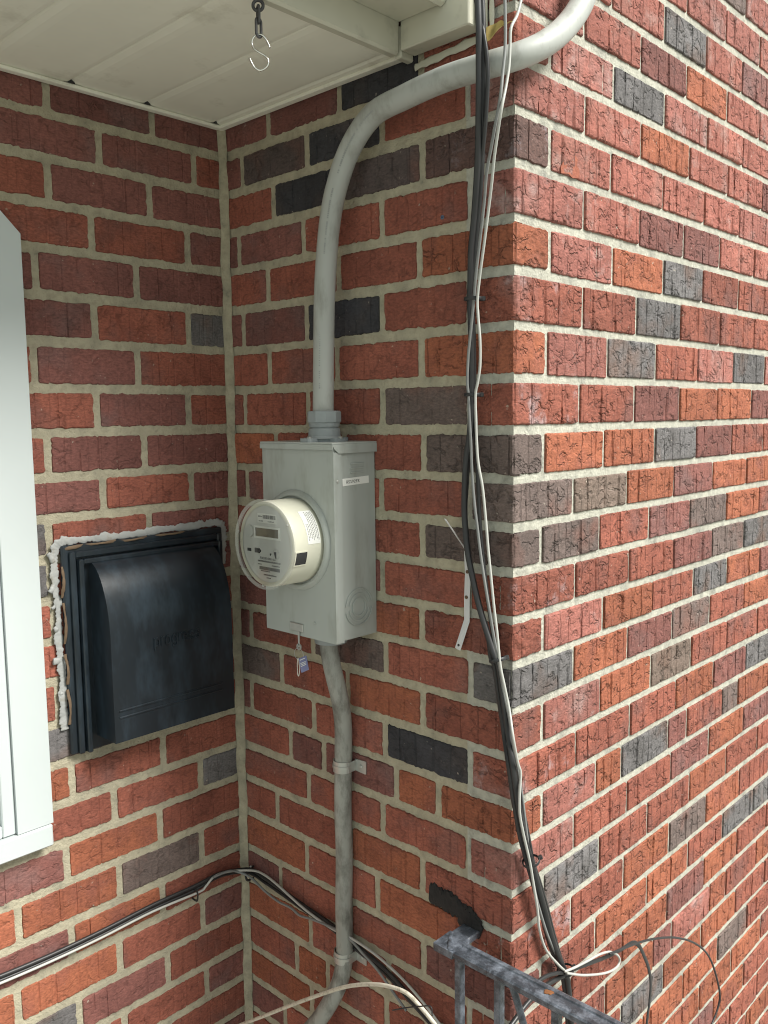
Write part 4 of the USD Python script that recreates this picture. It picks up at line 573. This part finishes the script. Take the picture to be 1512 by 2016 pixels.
# hubs at top and bottom
HY, HX = -0.3645, -0.0575
pl = sg.Point(0, 0).buffer(0.031).union(sg.box(-0.046, -0.008, 0.046, 0.008).buffer(0.006)).union(sg.box(-0.008, -0.040, 0.008, 0.040).buffer(0.006))
hub = part(mb, 'top_hub', cat(extrude(pl, 0.007, (HX, HY, bz1 + 0.001), (1, 0, 0), (0, 1, 0), (0, 0, 1)), lathe([(0.007, 0.0355), (0.012, 0.0305), (0.026, 0.0295), (0.0265, 0.0265), (0.0285, 0.0265), (0.029, 0.0290), (0.037, 0.0295), (0.038, 0.027)], (HX, HY, bz1), (0, 0, 1), 48)), CAST, smooth=35)
nut = lathe([(0.036, 0.020), (0.036, 0.0300), (0.038, 0.0325), (0.056, 0.0325), (0.0585, 0.0300), (0.0585, 0.020)], (HX, HY, bz1), (0, 0, 1), 10)
part(mb, 'gland_nut', nut, CAST, smooth=20)
for sy, sx in ((0.043, 0), (-0.043, 0), (0, -0.038)):
    part(hub, 'hub_screw', screw((HX + sx, HY + sy, bz1 + 0.008), (0, 0, 1), 0.0045, 0.003), GALV)
part(mb, 'bottom_hub', lathe([(0.0, 0.038), (0.006, 0.038), (0.010, 0.033), (0.020, 0.031), (0.022, 0.018)], (-0.058, -0.372, bz0 + 0.003), (0, 0, -1), 40), CAST, smooth=35)

# ------------------------------------------------------------------ electric meter
em = thing('electric_meter', 'round cream digital electric meter with clear cover plugged into the grey box', 'electric meter', (bx, CY, CZ))
AX = (-1, 0, 0); MO = (bx, CY, CZ)
part(em, 'body', lathe([(-0.008, 0.0790), (0.004, 0.0802), (0.064, 0.0795), (0.0708, 0.0785), (0.0718, 0.0765), (0.0705, 0.071)], MO, AX, 96), CREAM_PLASTIC, smooth=50)
part(em, 'face_plate', lathe([(0.0, 0.0), (0.0690, 0.0), (0.0690, 0.0690), (0.0700, 0.0728), (0.064, 0.0740)], MO, AX, 72), FACE, smooth=30)
part(em, 'clear_cover', lathe([(0.0790, 0.0755), (0.0775, 0.0745), (0.0775, 0.0)], MO, AX, 96), GLASS, smooth=40)
part(em, 'rim', lathe([(0.0700, 0.0815), (0.0710, 0.0825), (0.0745, 0.0836), (0.0790, 0.0834), (0.0806, 0.0815), (0.0806, 0.0785), (0.0790, 0.0755)], MO, AX, 96), HAZY, smooth=40)
fx = bx - 0.0690
def onface(m, u, v, h=0.0004): return place(m, (fx - 0.0001, CY - u, CZ + v), (0, -1, 0), (0, 0, 1), (-1, 0, 0))   # u to the right, v up, seen from the front
def quad(u0, u1, v0, v1, t=0.0006): return onface(box(u0, u1, v0, v1, -0.0002, t), 0, 0)
lc = part(em, 'display', quad(-0.032, 0.034, 0.013, 0.029, 0.0010), LCD, smooth=False)
part(lc, 'display_frame', cat(quad(-0.036, 0.038, 0.029, 0.0325, 0.002), quad(-0.036, 0.038, 0.0095, 0.013, 0.002), quad(-0.036, -0.032, 0.013, 0.029, 0.002), quad(0.034, 0.038, 0.013, 0.029, 0.002)), PAPER, smooth=False)
part(em, 'number_sticker', quad(-0.026, 0.028, 0.0385, 0.0560, 0.0005), PAPER, smooth=False)
rb = random.Random(11)
def barcode(u0, u1, v0, v1):
    ms, u = [], u0
    while u < u1:
        w = rb.choice([0.0004, 0.0007, 0.0010]); ms.append(quad(u, min(u + w, u1), v0, v1, 0.0008)); u += w + rb.choice([0.0004, 0.0006, 0.0009])
    return cat(*ms)
def dashes(u0, u1, v, h):
    ms, u = [], u0
    while u < u1:
        w = rb.uniform(0.0008, 0.0022); ms.append(quad(u, min(u + w, u1), v, v + h * rb.uniform(0.7, 1), 0.0008)); u += w + rb.uniform(0.0004, 0.0012)
    return cat(*ms)
part(em, 'barcode', barcode(-0.010, 0.026, 0.0465, 0.0535), INK_SOFT, smooth=False, kind='stuff')
part(em, 'barcode', barcode(-0.024, 0.034, -0.0490, -0.0430), INK_SOFT, smooth=False, kind='stuff')
part(em, 'print', cat(dashes(-0.024, -0.012, 0.0490, 0.0028), dashes(-0.022, -0.010, 0.0410, 0.002), dashes(0.004, 0.022, 0.0410, 0.002), dashes(-0.028, 0.036, -0.0345, 0.0032), dashes(-0.028, -0.018, -0.0400, 0.002), dashes(0.012, 0.034, -0.0400, 0.002), dashes(-0.020, 0.006, -0.0520, 0.002), dashes(-0.012, 0.024, -0.0590, 0.0026), dashes(-0.004, 0.008, -0.0640, 0.0018)), INK_SOFT, smooth=False, kind='stuff')
part(em, 'model_print', onface(meshkit.text_mesh('FOCUS AXR-SD', 0.0042, 0.0006), -0.022, -0.0292), INK_SOFT, smooth=False, kind='stuff')
part(em, 'port', quad(-0.058, -0.048, -0.0175, -0.0120, 0.0012), SLOT, smooth=False)
part(em, 'port', cat(quad(-0.036, -0.022, -0.0185, -0.0100, 0.0014), quad(-0.022, -0.019, -0.0165, -0.0120, 0.0014)), SLOT, smooth=False)
part(em, 'optical_sensor', cat(lathe([(0.0, 0.0115), (0.004, 0.0110), (0.0045, 0.0100), (0.0045, 0.0)], (fx, CY + 0.048, CZ + 0.021), AX, 32)), FACE, smooth=40)
dmr = part(em, 'demand_reset', cat(lathe([(0, 0.0085), (0.0045, 0.0080), (0.005, 0.0070), (0.005, 0)], (fx, CY - 0.026, CZ - 0.0175), AX, 32), extrude([(-0.009, -0.006), (0.006, -0.006), (-0.001, 0.009)], 0.0065, (fx, CY - 0.024, CZ - 0.0175), (0, -1, 0), (0, 0, 1), (-1, 0, 0))), FACE, smooth=35)
part(dmr, 'reset_slot', cat(onface(box(0.0265, 0.0310, -0.0235, -0.0115, 0.0005, 0.0062), 0, 0), quad(0.008, 0.0125, -0.0205, -0.0165, 0.0012)), SLOT, smooth=False)
def wrap(a0, a1, s0, s1, r, t=0.0005, n=14):
    """a curved patch on the meter's side: angle from the right (towards -y), height above; s along the axis"""
    A = np.linspace(a0, a1, n); V = []
    for rr in (r, r + t):
        for s in (s0, s1):
            V += [(bx - s, CY - rr * math.cos(a), CZ + rr * math.sin(a)) for a in A]
    V = np.array(V); F = []
    def strip(p, q):
        for i in range(n - 1): F.extend([(p + i, p + i + 1, q + i + 1), (p + i, q + i + 1, q + i)])
    strip(2 * n, 3 * n); strip(n, 0); strip(0, 2 * n); strip(3 * n, n)
    for i in (0, n - 1): F.extend([(i, n + i, 3 * n + i), (i, 3 * n + i, 2 * n + i)])
    m = trimesh.Trimesh(V, np.array(F), process=False)
    if m.volume < 0: m.invert()
    return m
sst = part(em, 'side_sticker', wrap(0.04, 0.86, 0.010, 0.040, 0.0795, 0.0009), PAPER, smooth=40)
pr = []
for k in range(7):
    s = 0.0125 + 0.0038 * k; a = 0.12 + 0.03 * (k % 3)
    while a < (0.80 if k < 5 else 0.50):
        d = rb.uniform(0.012, 0.035); pr.append(wrap(a, a + d, s, s + 0.0014, 0.0804, 0.0003, 3)); a += d + rb.uniform(0.008, 0.018)
part(sst, 'side_print', cat(*pr), INK_SOFT, smooth=False, kind='stuff')
swn = part(em, 'side_window', wrap(-0.42, -0.12, 0.042, 0.068, 0.0792, 0.0010), SLOT, smooth=False)
part(swn, 'side_window_frame', cat(wrap(-0.45, -0.42, 0.040, 0.070, 0.0790, 0.0016, 4), wrap(-0.12, -0.09, 0.040, 0.070, 0.0790, 0.0016, 4), wrap(-0.42, -0.12, 0.068, 0.070, 0.0790, 0.0016), wrap(-0.42, -0.12, 0.040, 0.042, 0.0790, 0.0016)), CREAM_PLASTIC, smooth=False)
for a in (2.9, -1.65, 0.55): part(em, 'cover_screw', screw((bx - 0.0765, CY - 0.0775 * math.cos(a), CZ + 0.0775 * math.sin(a)), AX, 0.0022, 0.0015), GALV)

# ------------------------------------------------------------------ seal and tag under the box
sp = np.array([bx - 0.003, -0.342, -0.9935])
ks = thing('seal_tag', 'small lilac plastic seal tag on a wire ring hanging under the meter box', 'tag', sp)
part(ks, 'wire_ring', tube([sp + [0, 0.013 * math.sin(a) + 0.001, -0.010 + 0.0115 * math.cos(a)] for a in np.linspace(0, 6.1, 22)], 0.0006, sides=6, n=2), GALV, smooth=True)
tgp = part(ks, 'tag_plate', place(box(-0.0095, 0.0095, -0.015, 0.015, 0, 0.003, 0.001), sp + [-0.002, -0.0165, -0.026], (0.3, -0.80, 0.42), (0.25, 0.50, 0.78), (-0.92, -0.1, 0.35)), PURPLE, smooth=False)
part(tgp, 'tag_print', cat(*[place(box(-0.0065, 0.0065, -0.0006, 0.0006, 0.0031, 0.0034), sp + [-0.002, -0.0165, -0.026] + np.array([0.25, 0.50, 0.78]) * d, (0.3, -0.80, 0.42), (0.25, 0.50, 0.78), (-0.92, -0.1, 0.35)) for d in (0.010, 0.003, 0.0, -0.003)]), PAPER, smooth=False, kind='stuff')
part(ks, 'wire_loop', tube([sp + [0, 0.0035 + 0.003 * math.sin(a), -0.036 + 0.018 * math.cos(a)] for a in np.linspace(0, 6.28, 22)], 0.0009, sides=7, n=2), BRIGHT, smooth=True)

# ------------------------------------------------------------------ conduits and their straps
cu = thing('conduit', 'thick grey conduit rising from the meter box and bending right round the outer corner', 'conduit', (-0.058, -0.364, -0.54))
part(cu, 'jacket', tube(COND_UP, 0.0198, sides=28, n=8, jitter=0.003, seed=3), PVC, smooth=True)
Cc = catmull(COND_UP, 8); Tn = np.gradient(Cc, axis=0); Tn /= np.linalg.norm(Tn, axis=1, keepdims=True)
eye = np.array([-1.18621, -1.58481, -0.55081])
def marks(i0, i1, off, step):
    ms = []; seg = np.concatenate([[0], np.cumsum(np.linalg.norm(np.diff(Cc, axis=0), axis=1))])
    s = seg[i0]
    while s < seg[i1]:
        c = np.array([np.interp(s, seg, Cc[:, k]) for k in range(3)]); t = np.array([np.interp(s, seg, Tn[:, k]) for k in range(3)]); t /= np.linalg.norm(t)
        n = np.array([-1.0, -0.25, 0.1]) ; n = n - t * n.dot(t); n /= np.linalg.norm(n); b = np.cross(t, n); a = off
        n2 = n * math.cos(a) + b * math.sin(a); b2 = np.cross(t, n2)
        ms.append(place(box(-rb.uniform(0.0008, 0.0016), rb.uniform(0.0008, 0.0016), -0.0014, 0.0014, 0.0190, 0.0201), c, t, b2, n2)); s += step * (rb.uniform(0.8, 1.2) if rb.random() < 0.8 else 2.6)
    return cat(*ms)
part(cu, 'print', cat(marks(28, 40, 0.35, 0.0032), marks(43, 58, 0.42, 0.0036), marks(10, 20, 0.2, 0.0042)), SPECK, smooth=False, kind='stuff')
cl = thing('conduit', 'lower grimy grey conduit running down the wall from the underside of the meter box', 'conduit', (-0.058, -0.37, -0.98))
part(cl, 'jacket', tube(COND_LOW, 0.0176, sides=26, n=8, jitter=0.004, seed=9), PVC_OLD, smooth=True)
def strap(name, yc, zc, xc, label, ys):
    t = thing(name, label, 'pipe strap', (0, yc, zc), 'straps on the lower conduit')
    r0, hw = 0.0182, 0.0115
    A = np.linspace(-0.15, math.pi + 0.12, 30)
    loop = [(xc - (r0) * math.sin(a), yc + r0 * math.cos(a)) for a in A]
    path_out = loop; path_in = [(xc - (r0 + 0.0018) * math.sin(a), yc + (r0 + 0.0018) * math.cos(a)) for a in A]
    band = extrude(sg.Polygon(path_out + path_in[::-1]), 2 * hw, (0, 0, zc - hw), (1, 0, 0), (0, 1, 0), (0, 0, 1))
    b = part(t, 'band', band, GALV, smooth=40)
    rb_ = [(xc - (r0 + 0.0032) * math.sin(a), yc + (r0 + 0.0032) * math.cos(a)) for a in A]
    part(t, 'rib', extrude(sg.Polygon([(xc - (r0 + 0.0016) * math.sin(a), yc + (r0 + 0.0016) * math.cos(a)) for a in A] + rb_[::-1]), 0.006, (0, 0, zc - 0.003), (1, 0, 0), (0, 1, 0), (0, 0, 1)), GALV, smooth=40)
    y0 = yc - r0 - 0.001
    ear = sg.Polygon([(y0 + 0.001, zc - 0.010), (y0 + 0.001, zc + 0.010), (y0 - 0.026, zc + 0.0115), (y0 - 0.026, zc - 0.0115)]).buffer(0.002).difference(sg.Point(y0 - 0.015, zc).buffer(0.0028))
    er = part(t, 'ear', cat(extrude(ear, 0.0018, (-0.0015, 0, 0), (0, 1, 0), (0, 0, 1), (-1, 0, 0)), box(xc - 0.004, -0.002, y0 - 0.0014, y0 + 0.0006, zc - 0.0105, zc + 0.0105)), GALV, smooth=30)
    part(er, 'screw', screw((-0.0030, y0 - 0.015, zc), (-1, 0, 0), 0.0042, 0.003), GALV)
strap('pipe_strap', -0.3603, -1.2470, -0.0205, 'upper metal one hole strap holding the lower conduit, just below its bend', 0)
strap('pipe_strap', -0.3535, -1.6560, -0.0215, 'lower metal one hole strap on the conduit, above the cable run at the bottom', 0)

# ------------------------------------------------------------------ hanging cables
def cable(name, label, P, r, mat, flat=None, up=None, cat_='cable', group=None, sides=10, n=5):
    t = tube(P, r, sides=sides, n=n, flat=flat, up=up)
    p = part(None, name, t, mat, smooth=True); keys(p, label, cat_, group); return p
cable('coax_cable', 'thick flat black cable at the left of the bundle hanging down the outer corner', BLACK_CABLE, 0.005, COAX, flat=(0.0052, 0.0036), up=(-0.6, -0.8, 0))
cable('coax_cable', 'thinner black cable bowing right of the flat black one near the top', BLACK_CABLE_2, 0.0034, COAX)
cable('coax_cable', 'black cable close behind the flat one, left edge of the bundle beside the railing', BLACK_CABLE_3, 0.0046, COAX)
cable('coax_cable', 'grey cable of the hanging bundle, left of the brighter white one at the top', GREY_CABLE, 0.0024, COAX_GREY)
cable('coax_cable', 'white cable at the right of the bundle hanging down the outer corner', WHITE_CABLE, 0.0023, WHITE_CABLE_M)
cable('cable_loop', 'narrow white cable loop sticking out right from the lowest black tie', WHITE_LOOP, 0.0023, WHITE_CABLE_M)
cable('cable_loop', 'flat black ribbon cable that rises right from the tie and folds down', FLAT_LOOP, 0.004, COAX, flat=(0.0046, 0.0018), up=(0, -1, 0))
cable('cable_loop', 'wide thin black cable arc at the bottom right of the photo', THIN_LOOP, 0.0024, COAX)
cable('cable_end', 'upper black cable stub pointing left from the lowest tie, above the railing', SIDE_END, 0.0036, COAX)
cable('cable_end', 'dark cable running down left from the lowest tie and passing behind the railing', SIDE_END_2, 0.0042, COAX)
def tie(p, d, r, label, tail):
    p, d = np.asarray(p, float), np.asarray(d, float); d /= np.linalg.norm(d)
    t = thing('cable_tie', label, 'cable tie', p)
    a = np.cross(d, [-0.6, -0.8, 0]); a /= np.linalg.norm(a); b = np.cross(d, a)
    ring = [p + r * (math.cos(x) * a * 1.15 + math.sin(x) * b) for x in np.linspace(0, 6.283, 25)]
    part(t, 'band', tube(ring, 0.002, sides=8, n=1, flat=(0.0011, 0.0030), up=d), ZIP, smooth=40)
    s = 1 if tail > 0 else -1
    part(t, 'head', place(box(-0.004, 0.004, -0.0036, 0.0036, -0.003, 0.003, 0.0008), p + a * s * r * 1.3, a, d, b), ZIP, smooth=False)
def nearest(P, z): P = np.asarray(P); i = int(np.argmin(abs(P[:, 2] - z))); return P[i]
allc = [BLACK_CABLE, BLACK_CABLE_2, GREY_CABLE, WHITE_CABLE]
for z, r, label, tl in [(-0.362, 0.0125, 'topmost black cable tie round the hanging cables', 1), (-0.5205, 0.0115, 'second black cable tie from the top of the hanging cables', 1), (-0.957, 0.0120, 'black cable tie on the hanging cables, level with the meter box bottom', 1), (-1.325, 0.0130, 'black cable tie on the hanging cables above the railing', 1), (-1.585, 0.0135, 'lowest black cable tie, where the white loop and black cables fan out', 1)]:
    pts = [nearest(P, z) for P in allc]; c = np.mean(pts, 0)
    tie(c, np.asarray(nearest(BLACK_CABLE, z + 0.04)) - np.asarray(nearest(BLACK_CABLE, z - 0.04)), r, label, tl)

# ------------------------------------------------------------------ cable run round the inner corner
cable('wall_cable', 'upper black cable of the run fixed along the left wall and round the inner corner', RUN_BLACK, 0.0042, COAX)
cable('wall_cable', 'lower black cable of the run fixed along the left wall and round the inner corner', RUN_BLACK_2, 0.0040, COAX)
cable('wall_cable', 'white cable lying under the two black ones along the left wall', RUN_WHITE, 0.0026, WHITE_CABLE_M)
cable('wall_cable', 'thin grey cable sagging below the run on the middle wall, left of the lower conduit', RUN_GREY, 0.0026, COAX_GREY)
for nm, p, d, lb in (('cable_clip', (-0.150, -0.014, -1.599), (1, 0, 0), 'small black cable clip on the run along the left wall, nearest the inner corner'), ('cable_clip', (-0.014, -0.034, -1.600), (0, -1, 0), 'small black cable clip on the run just right of the inner corner')):
    t = thing(nm, lb, 'cable clip', p); p = np.array(p); d = np.array(d, float); o = np.array([0, -1., 0]) if d[0] else np.array([-1., 0, 0])
    part(t, 'saddle', tube([p + up3 * 0.013 - o * 0.012, p + up3 * 0.012 + o * 0.006, p + o * 0.011, p - up3 * 0.014 + o * 0.006, p - up3 * 0.015 - o * 0.012], 0.002, sides=8, n=4, flat=(0.0028, 0.0013), up=d), ZIP, smooth=40)
    part(t, 'nail', screw(p + up3 * 0.015 - o * 0.004, o, 0.0025, 0.003), GALV)
cable('loose_cable', 'dirty white cable arching across the bottom in front of the lower conduit', ROPE, 0.0036, ROPE_M)
cable('cable_tie_tail', 'thin black tie tail pointing left off the arching dirty white cable', TIE_TAIL, 0.0011, ZIP, cat_='cable tie')

# ------------------------------------------------------------------ bent metal strap
bk = thing('metal_bracket', 'bent narrow white metal strap screwed beside the hanging cables, both ends sticking out', 'bracket', BRACKET[3])
part(bk, 'strip', tube(BRACKET[1:], 0.004, sides=4, n=1, flat=(0.0062, 0.0014), up=(-1, 0, 0)), STRAP_WHITE, smooth=False)
pd = np.array(BRACKET[1]) - np.array(BRACKET[0]); pd /= np.linalg.norm(pd)
part(bk, 'prong', tube(BRACKET[:2], 0.004, sides=4, n=1, flat=(0.0056, 0.0013), up=np.cross(fw, pd)), STRAP_WHITE, smooth=False)
for q in (2, 3): part(bk, 'screw', screw(np.array(BRACKET[q]) + [-0.001, 0, 0.004], (-1, 0, 0), 0.0032, 0.002), OLD_CAULK)
part(bk, 'hole', screw(np.array(BRACKET[5]) * 0.85 + np.array(BRACKET[4]) * 0.15 + [-0.0018, 0, 0], (-1, 0.1, 0.1), 0.0022, 0.0006), SLOT)

# ------------------------------------------------------------------ railing
rl = thing('railing', 'weathered black iron railing fixed to the wall at the bottom right', 'railing', (-0.066, -0.655, -1.47))
rx0, rx1, rz = -0.0865, -0.0465, -1.470
sec = [(rx0, rz - 0.007), (rx0 + 0.0005, rz - 0.002), (rx0 + 0.004, rz), (rx0 + 0.012, rz + 0.0005), (rx0 + 0.014, rz - 0.0016), (rx0 + 0.026, rz - 0.0016), (rx0 + 0.028, rz + 0.0005), (rx1 - 0.004, rz), (rx1 - 0.0005, rz - 0.002), (rx1, rz - 0.007), (rx1 - 0.004, rz - 0.014), (rx0 + 0.004, rz - 0.014)]
part(rl, 'top_rail', extrude(sec, 1.7, (0, -0.6925, 0), (1, 0, 0), (0, 0, 1), (0, -1, 0)), IRON_PAINT, smooth=False)
part(rl, 'corner_plate', cat(extrude(sg.Polygon([(rx0, -0.692), (rx0, -0.652), (-0.040, -0.6515), (-0.040, -0.692)]).buffer(0.001), 0.0135, (0, 0, rz - 0.0138), (1, 0, 0), (0, 1, 0), (0, 0, 1)), lumpy([(rx0 + 0.002, -0.690, rz - 0.002), (-0.066, -0.672, rz), (-0.042, -0.655, rz - 0.001)], 0.005, 77, fl=(1, 0.5))), IRON_PAINT, smooth=30)
part(rl, 'wall_arm', box(-0.0400, -0.001, -0.6905, -0.6525, rz - 0.013, rz - 0.0005, 0.002), IRON_PAINT, smooth=False)
def rib_noise(P):
    return P
part(rl, 'wall_plate', cat(lumpy([(-0.001, -0.572, -1.4425), (-0.0015, -0.600, -1.4445), (-0.002, -0.632, -1.4490), (-0.002, -0.662, -1.4560), (-0.001, -0.690, -1.4640)], 0.0165, 77, sides=26, n=14, amt=0.42, fl=(1.0, 0.24), up=(-1, 0, 0)),
    lumpy([(-0.001, -0.640, -1.462), (-0.003, -0.668, -1.468), (-0.001, -0.692, -1.476)], 0.013, 79, sides=22, n=12, amt=0.5, fl=(1.0, 0.3), up=(-1, 0, 0))), TAR, smooth=35, label='flat wall plate smeared over with black paint')
for yb in (-0.6905 - 0.004, -0.7785, -0.8900, -1.0, -1.11, -1.22, -1.33, -1.44, -1.55, -1.66, -1.77, -1.88, -1.99, -2.10, -2.21, -2.32):
    part(rl, 'baluster', box(-0.0745, -0.0605, yb - 0.0065, yb + 0.0065, FLOOR + 0.12, rz - 0.014, 0.001), IRON_PAINT, smooth=False)
part(rl, 'brace', tube([(-0.068, -0.802, rz - 0.012), (-0.066, -0.818, rz - 0.055), (-0.063, -0.845, rz - 0.14)], 0.0062, sides=10, n=4), IRON_PAINT, smooth=True)
part(rl, 'bottom_rail', box(-0.0785, -0.0565, -2.40, -0.680, FLOOR + 0.095, FLOOR + 0.12, 0.002), IRON_PAINT, smooth=False)
part(rl, 'foot_post', box(-0.0825, -0.0525, -2.42, -2.395, FLOOR, rz - 0.014, 0.002), IRON_PAINT, smooth=False)
part(rl, 'rust_spot', lumpy([(-0.066, -0.866, rz - 0.0012), (-0.062, -0.874, rz - 0.001), (-0.058, -0.876, rz - 0.001)], 0.0055, 91, fl=(1, 0.22), up=(0, 0, 1)), RUST, smooth=True)

# ------------------------------------------------------------------ small things
lf = thing('dry_leaf', 'dry yellow leaf caught on top of the bending conduit behind the cables', 'leaf', (-0.055, -0.755, 0.012))
n = 10; V = []
for i in range(n):
    t = i / (n - 1); wd = 0.016 * math.sin(math.pi * (0.08 + 0.88 * t)) ** 0.8
    for s in (-1, -0.5, 0, 0.5, 1):
        V.append(np.array([-0.064, -0.733, 0.014]) + np.array([0.006, -0.044, 0.010]) * t + s * wd * np.array([0.45, -0.05, 0.9]) + np.array([-1, -0.4, 0.1]) * (0.004 * abs(s) + 0.003 * math.sin(t * 9)))
F = []
for i in range(n - 1):
    for j in range(4): a = i * 5 + j; F += [(a, a + 5, a + 6), (a, a + 6, a + 1)]
part(lf, 'blade', (np.array(V), np.array(F)), LEAF, smooth=60)
part(lf, 'stem', tube([(-0.058, -0.777, 0.024), (-0.057, -0.785, 0.027), (-0.055, -0.792, 0.026)], 0.0007, sides=6), LEAF, smooth=True)
wp = thing('wall_plug', 'tiny blue plastic wall plug in a red brick left of the hanging cables', 'wall plug', (0, -0.6087, -0.218))
part(wp, 'sleeve', lathe([(-0.008, 0.0032), (0.002, 0.0034), (0.0022, 0.0020), (-0.006, 0.0018)], (0, -0.6087, -0.218), (-1, 0, 0), 16), BLUE)
part(wp, 'core', screw((0.001, -0.6087, -0.218), (-1, 0, 0), 0.0018, 0.001), SLOT)
# an orange chip scar in one brick of the bright wall, near the top of the corner
SCAR = simple('fresh_orange_clay', (0.29, 0.088, 0.050), rough=0.85, var=0.3, nscale=120, bump=0.6, bscale=200, bdist=0.004)
def proud(pts, d): return extrude(sg.Polygon(pts).buffer(0.0008), d, (0, -W + 0.001, 0), (1, 0, 0), (0, 0, 1), (0, -1, 0))
part(wr, 'chip_scar', proud([(0.1509, -0.1006), (0.1399, -0.1144), (0.143, -0.126), (0.131, -0.140), (0.1317, -0.1487), (0.155, -0.1457), (0.168, -0.1500), (0.1902, -0.1467), (0.189, -0.134), (0.180, -0.128), (0.1827, -0.1183), (0.1672, -0.1056)], 0.0016), SCAR, smooth=False, label='chipped brick face showing fresh orange clay')
